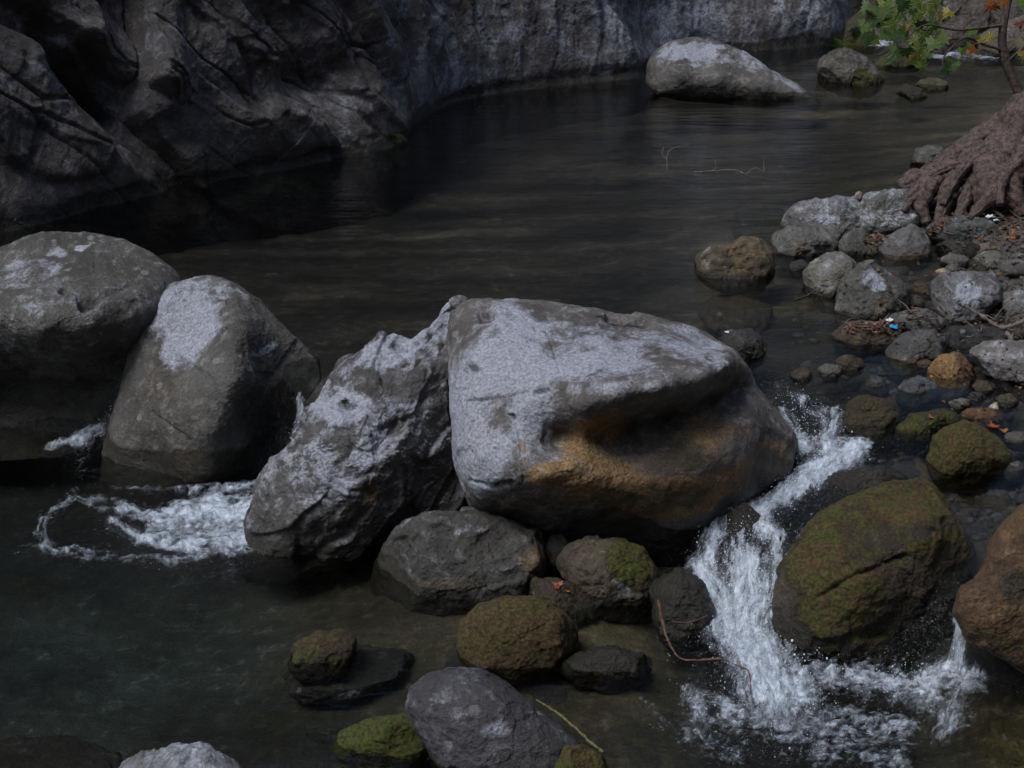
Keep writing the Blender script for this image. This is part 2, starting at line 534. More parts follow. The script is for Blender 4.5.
# water surface
X, Y = fan(760, 980, 2.3, 33, 0.68)
Z = water_z(X, Y)
P = np.stack([X, Y, Z], -1).reshape(-1, 3)
px, py = project(P)
FOAM = [  # x0,y0,x1,y1,r0,r1,strength
    (782, 385, 800, 398, 8, 10, .5), (800, 398, 834, 425, 9, 11, .58), (838, 412, 828, 440, 8, 12, .78), (782, 412, 800, 445, 8, 12, .68), (800, 440, 845, 445, 10, 12, .72),
    (800, 447, 850, 452, 11, 14, .9), (850, 448, 868, 446, 12, 8, .8), (855, 452, 815, 475, 16, 16, .95), (815, 475, 785, 495, 16, 14, .95), (790, 492, 750, 512, 14, 16, .85),
    (750, 510, 775, 540, 14, 14, .85), (715, 520, 712, 565, 14, 20, .75), (775, 540, 785, 580, 14, 12, .75), (735, 520, 745, 570, 20, 26, .68), (800, 530, 790, 545, 8, 8, .5),
    (705, 575, 720, 615, 20, 26, .95), (745, 570, 745, 620, 28, 30, .98), (780, 560, 770, 625, 12, 16, .8), (730, 620, 760, 660, 30, 30, 1.0), (760, 655, 770, 690, 36, 34, 1.0),
    (770, 690, 800, 700, 36, 30, .85), (800, 675, 870, 680, 22, 18, .75), (870, 680, 930, 690, 20, 18, .78), (930, 680, 975, 680, 18, 14, .78), (700, 705, 790, 725, 24, 34, .62), (790, 725, 900, 730, 30, 26, .62),
    (690, 730, 740, 760, 20, 14, .5), (820, 750, 900, 760, 20, 16, .55), (960, 690, 940, 735, 16, 16, .58), (962, 600, 958, 665, 7, 10, .95), (955, 668, 930, 680, 14, 16, .85), (690, 690, 700, 720, 14, 14, .6),
    (900, 690, 960, 715, 20, 20, .6), (640, 700, 690, 740, 8, 14, .35),
    (975, 590, 968, 602, 5, 6, .4), (930, 448, 880, 465, 4, 6, .4),
    # eddy left
    (258, 508, 215, 512, 14, 22, .95), (215, 512, 165, 520, 20, 16, .88), (250, 540, 190, 545, 12, 12, .85), (190, 545, 140, 540, 12, 9, .8), (165, 520, 120, 510, 12, 8, .76), (140, 540, 112, 522, 9, 7, .74),
    (120, 508, 75, 497, 12, 9, .55), (75, 497, 45, 520, 9, 9, .5), (45, 520, 42, 545, 9, 10, .56), (42, 545, 90, 556, 10, 9, .55), (90, 556, 170, 562, 8, 8, .5), (170, 562, 240, 550, 6, 8, .64), (190, 492, 255, 486, 5, 9, .68), (20, 548, 45, 545, 5, 5, .4),
    (215, 530, 250, 525, 18, 22, .8), (190, 530, 150, 530, 12, 10, .68), (110, 487, 190, 490, 4, 5, .5),
    # small spots
    (98, 430, 75, 440, 10, 8, .85), (75, 440, 45, 448, 7, 4, .6), (122, 372, 108, 425, 4, 7, .5), (303, 400, 292, 450, 6, 9, .8), (292, 450, 275, 485, 8, 8, .6),
    (425, 516, 468, 511, 4, 7, .72), (870, 42, 905, 44, 5, 4, 0.95), (915, 56, 1000, 56, 3, 5, 0.8), (640, 560, 660, 560, 4, 4, .3),
]
foam = np.zeros(len(P)); near = np.zeros(len(P)); fuv = np.zeros((len(P), 3)); fuv[:, 0] = px / 1000; fuv[:, 1] = py / 1000; acc = 0.0
wx = px + 7 * fbm(P * 6, 2); wy = py + 6 * fbm(P * 6 + 31, 2)
for x0, y0, x1, y1, r0, r1, s in FOAM:
    d, t_, _ = seg_dist(wx, wy, x0, y0, x1, y1)
    r = r0 + (r1 - r0) * t_
    L_ = math.hypot(x1 - x0, y1 - y0)
    al = ((wx - x0) * (x1 - x0) + (wy - y0) * (y1 - y0)) / L_; ac = ((wx - x0) * (y1 - y0) - (wy - y0) * (x1 - x0)) / L_
    m_ = d < r * 2.2
    pat = np.zeros(len(P))
    q_ = np.stack([al[m_] * .035, ac[m_] * .16, 0 * ac[m_] + x0 * .1], -1)
    pat[m_] = fbm(q_, 4, .6, ridged=True) * .5 + .35 * fbm(q_ * 3.1, 3)
    body = s * .93 * (1 - sstep(0.0, 1.9, d / r))
    bt = (body > foam) & m_
    fuv[bt, 0] = (al[bt] + acc) / 1000; fuv[bt, 1] = (ac[bt] + acc * .37) / 1000; acc += 11.0
    foam = np.maximum(foam, np.clip(body + np.where(m_, (pat - .10) * 1.15 * np.sqrt(np.clip(body, 0, 1)) * (1.25 - body * .6), 0), 0, 1.1) * (d < r * 1.95))
    near = np.maximum(near, s * (1 - sstep(1.0, 4.0, d / (r + 6))))
slope = np.abs(np.gradient(Z, axis=0) / np.gradient(Y, axis=0)).ravel()
rough = np.clip(near + sstep(0.06, 0.4, slope) * 0.8, 0, 1)
# real relief of running water
amp = 0.004 * (Y.ravel() > 0) + 0.014 * rough + 0.035 * foam
ripple = 0.6 * fbm(P * np.array([7, 11, 7]), 3) + 0.4 * fbm(P * 30, 3)
Q = P.copy()
Q[:, 2] += amp * ripple + 0.008 * foam * fbm(P * 40, 2)
Q[:, 2] += 0.02 * foam ** 2
flow = np.stack([foam, np.clip(0.10 + 0.9 * rough, 0, 1), foam * 0, np.ones(len(P))], 1)
o = mesh_obj('river', Q, grid_faces(*X.shape), M_WATER, {'flow': flow, 'fuv': fuv})
tag(o, 'clear dark stream water with white cascades', 'water', kind='structure')

# ---------------------------------------------------------------- rocks
ROCKN = [0]


def radial(outline, c, th):
    p = np.asarray(outline, float) - c
    q = np.roll(p, -1, 0)
    d = np.stack([np.cos(th), np.sin(th)], -1)
    R = np.zeros(len(th))
    for a, b in zip(p, q):
        e = b - a
        den = d[:, 0] * e[1] - d[:, 1] * e[0]
        ok = np.abs(den) > 1e-9
        dn = np.where(ok, den, 1)
        t = (a[0] * e[1] - a[1] * e[0]) / dn
        s = (a[0] * d[:, 1] - a[1] * d[:, 0]) / dn
        hit = ok & (t > 0) & (s >= -1e-6) & (s <= 1 + 1e-6)
        R = np.where(hit, np.maximum(R, t), R)
    return R


def rock(name, label, outline, yb=None, wz=UP, dk=1.0, e=0.62, ext=0.22, tint=(.17, .16, .15), pale=0.0, ochre=0.0, moss=0.0, mossc=0.5, wet=0.08,
         ang=6, relief=None, blobs=(), amp=1.0, c=None, strat=0.0, cat='rock', group=None, res=1.0, mossup=0.0, cracks=(), paleup=0.0, sunk=None, brk=1.0):
    ROCKN[0] += 1
    seed = ROCKN[0]
    rr = np.random.default_rng(seed * 7 + 3)
    ol = np.asarray(outline, float)
    w = np.ptp(ol[:, 0]); h = np.ptp(ol[:, 1])
    ymax = ol[:, 1].max()
    if yb is None: yb = ymax
    if wet == 0 and moss < .5 and .38 < wz < .46: wet = .035
    cc = np.array(c, float) if c is not None else np.array([(ol[:, 0].min() + ol[:, 0].max()) / 2, (ol[:, 1].min() + ymax) / 2])
    if ext > 0:   # the part under water or earth
        k = np.clip((ol[:, 1] - cc[1]) / max(ymax - cc[1], 1), 0, 1)
        ol = ol.copy(); ol[:, 1] += k ** 1.5 * ext * h
        cc = cc + (0, ext * h * 0.25)
    mean = (w + h) / 2
    nth = int(np.clip(2.4 * mean * res, 40, 800)); nf = int(np.clip(0.62 * mean * res, 12, 210)); nb = max(6, nf // 3)
    th = np.linspace(0, 2 * np.pi, nth, endpoint=False)
    R = radial(ol, cc, th) * (1 + .012 * min(ang, 8))
    kk = max(1, nth // 190)
    ker = np.hanning(2 * kk + 3); ker /= ker.sum(); pad = len(ker) // 2
    R = np.convolve(np.concatenate([R[-pad:], R, R[:pad]]), ker, 'valid')
    phi = np.concatenate([np.linspace(0.012, np.pi / 2, nf), np.linspace(np.pi / 2, np.pi - 0.02, nb + 1)[1:]])
    fine = np.linspace(0, np.pi / 2, 4000)
    arc = np.concatenate([[0], np.cumsum(np.hypot(np.diff(np.sin(fine)), dk * np.diff(np.cos(fine) ** e)))])
    pf = np.interp(np.linspace(.012, 1, nf) * arc[-1], arc, fine); pb_ = np.pi - np.interp(np.linspace(1, .02, nb + 1)[1:] * arc[-1], arc, fine)
    phi = np.concatenate([pf, pb_])
    rr_ = np.sin(phi)[:, None]; cz = np.cos(phi)[:, None]
    cz[np.abs(cz) < 1e-6] = 0.0
    PX = cc[0] + rr_ * R[None] * np.cos(th)[None]; PY = cc[1] + rr_ * R[None] * np.sin(th)[None]
    prof = np.sign(cz) * np.abs(cz) ** e + 0 * PX
    P0 = on_z(cc[0], yb, wz); d0 = depth_of(P0)
    D = dk * 0.5 * w * d0 / FPX
    if relief is not None:
        rb = RBF([(a, b) for a, b, _ in relief], [v for *_, v in relief], 9.0)
        rel = rb(PX, PY)
        prof = np.where(cz > 0, prof * rel, prof)
        g = lambda x, y: float(rb(np.array(x, float), np.array(y, float)))
    else:
        g = lambda x, y: 1.0
    thb = np.argmin(np.abs(th - np.pi / 2))
    rbot = np.clip((yb - cc[1]) / R[thb], 0, 0.999)
    pb = (math.sqrt(1 - rbot ** 2)) ** e * g(cc[0], yb)
    zc = d0 + D * pb
    P = at_depth(PX, PY, zc - D * prof)
    ctr = at_depth(cc[0], cc[1], zc)
    size = D / max(dk, .3)
    # facets
    L = (P - ctr) / size
    for i in range(ang):
        nrm = rr.normal(size=3); nrm[1] = -abs(nrm[1]) * .8; nrm /= np.linalg.norm(nrm)
        s = (L @ nrm); hh = s.max() * rr.uniform(.74, .93)
        ov = np.maximum(s - hh, 0)
        L = L - (ov * 0.85)[..., None] * nrm
    P = ctr + L * size
    # normals on the grid
    def normals(P):
        du = np.roll(P, -1, 1) - np.roll(P, 1, 1)
        dv = np.gradient(P, axis=0)
        n = np.cross(du, dv)
        n /= np.linalg.norm(n, axis=-1, keepdims=True) + 1e-12
        n *= np.sign(((P - ctr) * n).sum(-1).mean())
        return n
    N = normals(P)
    S = P - ctr + seed * 3.7
    disp = 0.06 * size * fbm(S / size * 1.5, 2)
    disp = disp + 0.020 * size * fbm(S / size * 4.2, 3, ridged=True)
    disp = disp + 0.010 * fbm(S * 13, 4)
    disp = disp + 0.004 * fbm(S * 42, 2, ridged=True)
    Sw = S + (.05 * size * fbm(S / size * 3, 2))[..., None]
    disp = disp + size * brk * (.055 * facet(Sw * (1.7 / size), 0, 1, .4) + .022 * facet(Sw * (5.0 / size), 3, 1, .4)) + .004 * max(brk, .8) * facet(Sw * 26, 5, 1, .6) + .0016 * fbm(S * 85, 2, ridged=True) + .008 * max(brk, .7) * facet(Sw * 9, 6, 1, .5)
    if strat:
        q = S @ np.array([0.75, 0.2, -0.65])
        T = np.stack([q * 16, (S @ np.array([.6, 0, .8])) * 2.5, S[..., 1] * 3], -1)
        disp = disp + strat * 2.2 * facet(T * np.array([.35, .8, .8]) + .3 * fbm(S * 4, 2)[..., None], 4, 1, .8) + strat * .35 * fbm(T, 3, ridged=True)
    disp = disp * amp
    for (x0, y0, x1, y1, wd, dp_) in cracks:
        d, t_, _ = seg_dist(PX + 2 * fbm(S * 25, 2), PY + 2 * fbm(S * 25 + 9, 2), x0, y0, x1, y1)
        disp = disp - np.where(cz > 0, dp_ * np.exp(-(d / wd) ** 2) * sstep(0, .12, t_) ** .5, 0)
    P = P + N * disp[..., None]
    N = normals(P)
    # paint
    nn = fbm(S * 5, 3); n2 = fbm(S * 2.3 + 40, 3)
    up = N[..., 2]
    pt = np.zeros(P.shape[:2] + (4,))
    pt[..., 0] = pale + 0.18 * nn * (pale > 0) + paleup * sstep(.15, .8, up)
    pt[..., 1] = ochre + 0.25 * n2 * (ochre > 0)
    pt[..., 2] = moss + 0.3 * n2 * (moss > 0) + mossup * sstep(.1, .7, up)
    mod = fbm(S * np.array([4.5, 4.5, 2.6]) + 11, 4)
    hgt = P[..., 2] - wz
    pt[..., 3] = (1 - sstep(wet * .35, wet * 1.7, hgt + 0.03 * nn)) * 0.9 if wet > 0 else 0
    bx = PX + 9 * fbm(S * 9, 3); by = PY + 9 * fbm(S * 9 + 77, 3)
    for ch, x, y, rx, ry, rot, s in blobs:
        ca, sa = math.cos(math.radians(rot)), math.sin(math.radians(rot))
        u = ((bx - x) * ca + (by - y) * sa) / rx; v = (-(bx - x) * sa + (by - y) * ca) / ry
        m = 1 - sstep(.45, 1.25, np.hypot(u, v))
        i = 'pomw'.index(ch)
        pt[..., i] = pt[..., i] * (1 - m * (s <= 0)) + np.maximum(s, 0) * m
    if sunk is not None:
        q = np.asarray(outline, float); flat_ = P.reshape(-1, 3); lo_, hi_ = flat_.min(0), flat_.max(0)
        mx_, my_ = (q[:, 0].min() + q[:, 0].max()) / 2, (q[:, 1].min() + q[:, 1].max()) / 2
        zt = sunk - .09
        x0_, x1_ = on_z(q[:, 0].min(), my_, zt)[0], on_z(q[:, 0].max(), my_, zt)[0]; y0_, y1_ = on_z(mx_, q[:, 1].max(), zt)[1], on_z(mx_, q[:, 1].min(), zt)[1]
        P = (P - (lo_ + hi_) / 2) / (hi_ - lo_) * np.array([x1_ - x0_, y1_ - y0_, .26]) + np.array([(x0_ + x1_) / 2, (y0_ + y1_) / 2, sunk - .075 - .13])
        ctr = P.reshape(-1, 3).mean(0)
    pt[..., 0] *= np.clip(1.0 + 1.5 * mod, .1, 1.35)
    V = P.reshape(-1, 3)
    nr = P.shape[0]
    F = grid_faces(nr, nth, wrap=True)
    # close both ends
    V = np.concatenate([V, P[0].mean(0)[None], P[-1].mean(0)[None]])
    j = np.arange(nth); j2 = (j + 1) % nth
    cap1 = np.stack([np.full(nth, len(V) - 2), j2, j, j], 1)
    cap2 = np.stack([np.full(nth, len(V) - 1), (nr - 1) * nth + j, (nr - 1) * nth + j2, (nr - 1) * nth + j2], 1)
    # degenerate quads are avoided: caps go in as triangles through a second face block
    tn = np.broadcast_to(np.array(tint), (len(V), 3))
    ptf = np.concatenate([pt.reshape(-1, 4), pt[0].mean(0)[None], pt[-1].mean(0)[None]])
    tri = np.concatenate([F[:, [0, 1, 2]], F[:, [0, 2, 3]], cap1[:, :3], cap2[:, :3]])
    # orientation
    a, b, c3 = V[tri[:, 0]], V[tri[:, 1]], V[tri[:, 2]]
    vol = (np.cross(a - ctr, b - ctr) * (c3 - ctr)).sum()
    half = len(tri)
    if vol < 0: tri = tri[:, ::-1]
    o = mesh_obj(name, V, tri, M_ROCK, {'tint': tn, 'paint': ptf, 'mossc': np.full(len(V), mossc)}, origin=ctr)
    tag(o, label, cat, group)
    return o


GREY = (.15, .14, .13); WARM = (.14, .125, .10); DARK = (.05, .047, .043); BROWN = (.085, .06, .036); COOL = (.19, .19, .20)

# the big pale boulder in the middle
rock('boulder', 'huge pale grey boulder with dark hollow underside, largest rock of the dam',
     [(451, 311), (460, 303), (473, 298), (514, 303), (577, 307), (600, 311), (644, 317), (700, 332), (733, 350), (750, 371), (755, 387), (774, 413), (795, 440), (789, 473), (755, 488), (735, 505), (714, 530),
      (700, 556), (648, 556), (570, 548), (530, 536), (500, 524), (484, 512), (471, 499), (456, 462), (450, 410), (448, 347)],
     yb=556, wz=0, dk=.95, e=.34, ext=.06, c=(610, 420), tint=(.19, .176, .165), wet=.10, ang=0, amp=.55, brk=.6, res=1.15, cat='boulder',
     relief=[(451, 330, .3), (470, 305, .2), (560, 312, .3), (640, 325, .25), (720, 350, .25), (480, 350, .66), (560, 350, .66), (640, 350, .62), (700, 358, .60),
             (480, 400, .84), (480, 440, .96), (550, 400, .94),
             (733, 383, .44), (708, 399, .48), (668, 414, .56), (630, 426, .64), (600, 436, .74), (575, 440, .84), (562, 436, .80), (550, 452, .92), (575, 455, .98),
             (725, 362, 1.0), (700, 376, 1.1), (660, 390, 1.16), (620, 402, 1.16), (585, 412, 1.1),
             (748, 415, .55), (725, 430, .68), (690, 442, .74), (650, 456, .80), (600, 466, .94), (545, 475, 1.10), (500, 475, 1.06), (478, 485, 1.0),
             (700, 475, .88), (735, 470, .72), (775, 440, .35), (760, 470, .5), (650, 490, .86), (600, 500, .88), (540, 500, .86), (500, 500, .8), (700, 510, .62), (640, 525, .60), (570, 528, .58), (520, 520, .58)],
     cracks=[(466, 403, 492, 399, 1.3, .022), (500, 398, 528, 393, 1.0, .012), (535, 394, 547, 390, 2.2, .03), (547, 391, 600, 386, .9, .008), (545, 330, 560, 372, .9, .008), (520, 440, 524, 480, .9, .008), (470, 480, 500, 486, 1.2, .015), (466, 369, 474, 370, 4, .05), (478, 318, 490, 316, 5, .05), (604, 316, 645, 322, 6, .04), (496, 484, 512, 480, 2, .02), (508, 378, 520, 440, 1.5, .01)],
     blobs=[('p', 560, 345, 110, 40, 5, .62), ('p', 690, 350, 55, 22, 20, .62), ('p', 495, 420, 70, 80, 0, .9), ('o', 650, 470, 120, 60, -10, .42), ('m', 640, 470, 100, 50, 0, .22), ('p', 610, 375, 60, 30, 0, .5), ('p', 470, 450, 22, 50, -15, .5), ('p', 520, 330, 50, 18, 60, .72),
            ('p', 500, 390, 35, 8, 0, .8), ('p', 735, 405, 20, 30, 0, .35),
            ('o', 480, 440, 11, 32, 5, .95), ('o', 524, 440, 8, 30, 0, .9), ('o', 560, 470, 50, 12, -15, .5), ('o', 592, 432, 44, 18, -25, .8), ('o', 665, 498, 60, 20, -8, 1.2), ('o', 590, 480, 60, 25, 0, .5), ('o', 515, 505, 45, 16, 20, .45),
            ('o', 725, 480, 40, 14, -30, .6), ('o', 720, 425, 45, 22, -20, .35), ('m', 700, 455, 70, 18, -15, .2), ('o', 770, 455, 22, 24, 0, .55), ('w', 690, 400, 60, 9, -28, .3), ('w', 700, 465, 35, 18, 0, .45), ('w', 620, 322, 38, 4, 8, .6), ('w', 640, 545, 130, 26, 0, .9), ('w', 600, 515, 60, 14, 0, .5), ('w', 770, 470, 25, 30, 0, .6), ('m', 640, 500, 100, 20, -5, .28)])  # thin dark strip along the ledge paints in its shadow

rock('boulder', 'jagged slab boulder leaning on the huge pale boulder, stream pouring past its corner',
     [(247, 548), (246, 515), (252, 500), (260, 482), (275, 462), (297, 444), (302, 425), (306, 408), (316, 398), (330, 372), (343, 360), (362, 346), (382, 333), (398, 336), (412, 341), (428, 331), (447, 306),
      (456, 301), (465, 304), (476, 325), (482, 400), (474, 470), (452, 508), (425, 520), (385, 536), (350, 550), (300, 552)],
     yb=546, wz=0, dk=.72, e=.45, ext=.08, c=(375, 455), tint=(.125, .118, .112), pale=.06, paleup=.34, wet=.07, ang=0, amp=.9, brk=1.1, strat=.022, res=1.1, cat='boulder',
     relief=[(255, 500, .9), (300, 460, .8), (330, 380, .4), (385, 345, .25), (440, 330, .1), (462, 305, 0.0), (310, 425, .75), (345, 400, .72), (340, 425, .95), (300, 520, 1.05), (350, 480, 1.1), (400, 440, .85), (430, 380, .5), (465, 350, .25),
             (400, 490, .6), (440, 440, .3), (465, 420, .05), (350, 530, .8), (440, 500, .12), (370, 390, .75), (400, 370, .5)],
     blobs=[('p', 340, 405, 30, 22, -20, .85), ('p', 390, 350, 40, 14, -20, .7), ('p', 450, 320, 22, 12, -45, .7), ('p', 350, 470, 70, 14, -50, .5), ('o', 365, 490, 10, 16, 0, .6), ('m', 365, 490, 12, 18, 0, .35)],
     cracks=[(330, 408, 352, 404, 3, .04), (318, 395, 350, 380, 2, .02), (392, 342, 404, 352, 3, .03), (415, 345, 428, 336, 3, .03)])

rock('boulder', 'tall wedge boulder with pale blue cap and dark face, beside the eddy',
     [(102, 470), (104, 450), (110, 425), (121, 392), (130, 350), (146, 315), (158, 294), (172, 284), (185, 280), (208, 276), (222, 280), (240, 288), (262, 305), (285, 330), (300, 345), (316, 360), (320, 378),
     (303, 405), (293, 445), (262, 478), (220, 488), (160, 488), (115, 484)],
     yb=482, wz=0, dk=.85, e=.5, ext=.08, c=(205, 395), tint=(.135, .125, .11), wet=.10, ang=0, amp=.6, brk=.6, res=1.1, cat='boulder',
     relief=[(125, 440, .66), (150, 350, .62), (165, 312, .50), (180, 380, .85), (150, 465, .66), (190, 340, .62), (205, 300, .50), (230, 292, .50), (243, 330, .92), (236, 380, 1.22), (215, 430, 1.28), (200, 478, 1.12), (262, 315, .45), (280, 345, .32), (265, 370, .55), (300, 370, .12), (270, 405, .50), (292, 420, .12), (258, 440, .55), (236, 462, .82)],
     blobs=[('p', 185, 314, 44, 44, 0, .95), ('p', 178, 350, 20, 26, 20, .6), ('p', 225, 290, 26, 10, 20, .6), ('p', 265, 350, 16, 6, -30, .8), ('p', 248, 367, 6, 6, 0, .9), ('o', 160, 385, 28, 34, 20, .3), ('o', 195, 460, 26, 16, 0, .55), ('w', 200, 465, 80, 22, 0, .6), ('w', 270, 410, 45, 50, 10, .55)],  # dark blob on the right face is painted shade
     cracks=[(175, 355, 215, 380, 1.5, .015), (150, 410, 190, 440, 1.5, .012)])

rock('boulder', 'broad rounded boulder with two small hollows, overhanging black water',
     [(-60, 300), (-35, 265), (0, 248), (25, 239), (60, 234), (95, 235), (125, 242), (152, 256), (176, 276), (188, 300), (180, 330), (150, 362), (130, 400), (110, 432), (60, 446), (0, 450), (-60, 440), (-90, 380)],
     yb=428, wz=0, dk=.75, e=.6, ext=.05, c=(55, 335), tint=(.125, .117, .103), pale=.12, paleup=.12, wet=.08, ang=0, amp=.6, brk=.5, cat='boulder',
     relief=[(0, 260, .4), (60, 245, .3), (120, 255, .35), (0, 300, .95), (60, 290, .9), (120, 290, .85), (160, 285, .6), (90, 330, 1.02), (40, 330, 1.05), (130, 330, .8), (-40, 320, .9), (30, 350, .66), (90, 358, .62), (120, 352, .5), (30, 372, .10), (90, 385, .06), (60, 420, -.15), (0, 380, .08), (0, 430, -.15), (110, 400, .0)],
     cracks=[(78, 306, 92, 302, 6, .07), (61, 295, 64, 290, 3, .04), (92, 300, 130, 285, 3, .02)],
     blobs=[('p', 54, 250, 9, 7, 0, .95), ('p', 81, 250, 7, 4, 0, .8), ('p', 35, 270, 30, 10, 0, .35), ('w', 60, 410, 140, 45, 0, .7)])  # large dark blob paints in the shade under the overhang

rock('boulder', 'low rounded grey boulder resting under the huge pale boulder',
     [(378, 592), (381, 570), (392, 548), (410, 527), (435, 517), (470, 516), (510, 524), (538, 534), (554, 548), (563, 572), (560, 596), (500, 602), (430, 602)], yb=597, wz=0,
     dk=.8, tint=(.075, .07, .06), wet=.05, pale=.05, amp=.9, cat='boulder', blobs=[('o', 540, 560, 26, 24, 0, .5), ('m', 545, 575, 20, 18, 0, .4), ('p', 470, 530, 20, 6, 0, .4), ('o', 450, 585, 60, 10, 0, .35)])
rock('rock', 'brown rock with green moss on its shoulder, wedged below the huge boulder',
     [(560, 565), (568, 550), (590, 541), (620, 543), (642, 552), (655, 575), (652, 594), (635, 608), (615, 612), (598, 604), (578, 590)], yb=608, wz=0, dk=.9, tint=(.10, .075, .045), ochre=.2, moss=.25, mossc=.6, wet=.04,
     blobs=[('m', 630, 562, 28, 22, 20, .9), ('p', 622, 590, 10, 14, 20, .45)])
rock('rock', 'thin mossy slab holding a red leaf beside the brown rock',
     [(522, 592), (533, 580), (556, 582), (590, 594), (598, 608), (575, 617), (545, 610)], yb=614, wz=0, dk=.9, tint=BROWN, moss=.4, mossc=.45, wet=.03)
rock('rock', 'small wet pebble rock wedged between grey boulder and brown rock', [(546, 552), (552, 538), (562, 536), (571, 548), (568, 562), (552, 562)], yb=560, wz=.06, tint=DARK, ochre=.2, wet=.03)
rock('rock', 'domed rock furred with brown and olive moss, standing in the calm pool',
     [(458, 645), (463, 622), (480, 606), (505, 600), (535, 600), (560, 612), (575, 628), (577, 650), (555, 664), (510, 671), (470, 665)], yb=668, wz=0, dk=.9, tint=BROWN, moss=.75, mossc=.0, wet=.0, ang=3, amp=.8,
     blobs=[('m', 470, 640, 16, 30, 0, .95), ('m', 565, 640, 14, 30, 0, .9)])
rock('boulder', 'smooth dark purple-grey boulder standing beside the bright green moss',
     [(408, 706), (413, 688), (430, 675), (450, 670), (480, 672), (505, 683), (530, 705), (560, 728), (583, 750), (592, 790), (500, 810), (450, 790), (422, 745)], yb=790, wz=0, dk=.9, e=.65, tint=(.085, .08, .085), pale=.1, wet=.04, ang=2, amp=.6, ext=.12, cat='boulder',
     blobs=[('p', 495, 728, 22, 9, 0, .5), ('w', 550, 750, 36, 30, 30, .4)])
rock('rock', 'mossy brown rock tucked against the smooth dark boulder', [(545, 765), (560, 750), (585, 748), (603, 760), (612, 790), (560, 800)], yb=795, wz=0, tint=BROWN, moss=.75, mossc=.25, wet=.0)
rock('rock', 'low rock covered in bright green moss beside the dark boulder', [(335, 748), (343, 732), (368, 723), (400, 718), (425, 722), (436, 742), (425, 760), (370, 764), (345, 760)], yb=757, wz=0, dk=.8, tint=DARK, moss=1.0, mossc=1.3, wet=.0, amp=.8,
     blobs=[('w', 385, 758, 60, 9, 0, .9), ('m', 385, 762, 60, 7, 0, 0)])
rock('rock', 'little moss-topped rock alone in the calm pool', [(287, 662), (300, 643), (322, 633), (343, 633), (356, 645), (353, 662), (328, 672), (303, 672)], yb=664, wz=0, dk=.9, tint=(.09, .06, .035), moss=.5, mossc=.15, wet=.03)
rock('rock', 'pale grey rock top showing at the lower border of the pool', [(122, 772), (145, 756), (175, 749), (205, 753), (238, 770), (240, 830), (120, 830)], yb=815, wz=0, dk=.8, tint=(.24, .24, .24), pale=.45, wet=.03)
rock('boulder', 'large moss-streaked boulder between the main cascade and the thin fall',
     [(776, 605), (783, 570), (800, 540), (820, 515), (850, 498), (880, 488), (910, 484), (940, 487), (958, 495), (968, 510), (972, 540), (967, 580), (955, 622), (935, 652), (900, 660), (840, 660), (800, 652), (780, 635)],
     yb=656, wz=0, dk=.85, e=.6, ext=.08, tint=(.085, .065, .042), moss=.30, mossc=.28, ochre=.2, wet=.14, ang=3, amp=.8, cat='boulder', mossup=.2,
     relief=[(800, 560, .7), (850, 510, .5), (910, 495, .35), (950, 505, .35), (830, 580, .98), (880, 540, .95), (930, 530, .8), (960, 560, .45), (860, 575, 1.05), (830, 600, .95), (880, 562, .98), (940, 545, .72), (840, 630, .9), (900, 600, .9), (940, 600, .6), (900, 640, .75), (800, 620, .7)],
     cracks=[(818, 598, 850, 578, 3, .02), (850, 578, 905, 556, 3, .025)],
     blobs=[('m', 840, 600, 40, 30, -20, .85), ('m', 815, 560, 26, 30, 30, .6), ('p', 868, 545, 14, 20, 20, .3), ('o', 910, 510, 40, 22, 0, .6), ('m', 930, 545, 30, 8, -20, .7), ('w', 920, 620, 50, 40, 0, .6)])
rock('boulder', 'orange-brown smooth boulder guarding the thin waterfall',
     [(956, 612), (962, 590), (982, 572), (989, 548), (1001, 530), (1020, 508), (1070, 505), (1100, 590), (1070, 675), (1024, 665), (996, 650), (968, 634)], yb=712, wz=0.0, dk=.7, e=.5, ext=.03, tint=(.09, .05, .026), ochre=.36, wet=.0, ang=2, amp=.6, cat='boulder',
     blobs=[('w', 1015, 585, 24, 28, 0, .55), ('m', 1000, 640, 40, 12, 25, .45)])
rock('rock', 'dark wet rock splashed by the main cascade', [(648, 605), (657, 582), (680, 571), (700, 583), (712, 610), (702, 632), (672, 642), (655, 628)], yb=636, wz=0, tint=DARK, wet=.4)
rock('rock', 'flat dark rock just breaking the pool surface beside a twig', [(560, 666), (580, 656), (610, 650), (640, 655), (655, 668), (620, 678), (580, 676)], yb=672, wz=0, tint=DARK, wet=.1, dk=.7, ext=.6)
rock('rock', 'black wet step rock in the middle of the cascade', [(722, 548), (728, 518), (745, 506), (765, 520), (775, 548), (765, 575), (735, 575)], yb=572, wz=.03, tint=DARK, wet=.5, dk=.5, ext=.1)
rock('rock', 'black stone behind the moss-streaked boulder parting the flow', [(815, 490), (840, 474), (880, 470), (905, 480), (880, 510), (835, 515)], yb=500, wz=.27, tint=DARK, wet=.5, dk=.7, ext=.5)
rock('rock', 'yellowish wet rock beside the head of the cascade', [(845, 428), (850, 406), (865, 397), (885, 402), (897, 416), (890, 432), (870, 438), (852, 437)], yb=434, wz=.36, tint=(.09, .07, .03), moss=.35, mossc=.4, wet=.03, ochre=.2)
rock('rock', 'dome rock with brown moss above the moss-streaked boulder', [(928, 458), (935, 438), (948, 428), (965, 422), (980, 428), (998, 440), (1010, 455), (1006, 468), (985, 477), (955, 477), (935, 470)], yb=474, wz=.33, tint=BROWN, moss=.7, mossc=.35, wet=.0, amp=.8, ang=3)
rock('rock', 'dark flat stone with small leaves behind the mossy dome', [(898, 430), (912, 416), (940, 411), (960, 418), (950, 436), (915, 442)], yb=436, wz=.36, tint=DARK, moss=.4, mossc=.4, wet=.03)
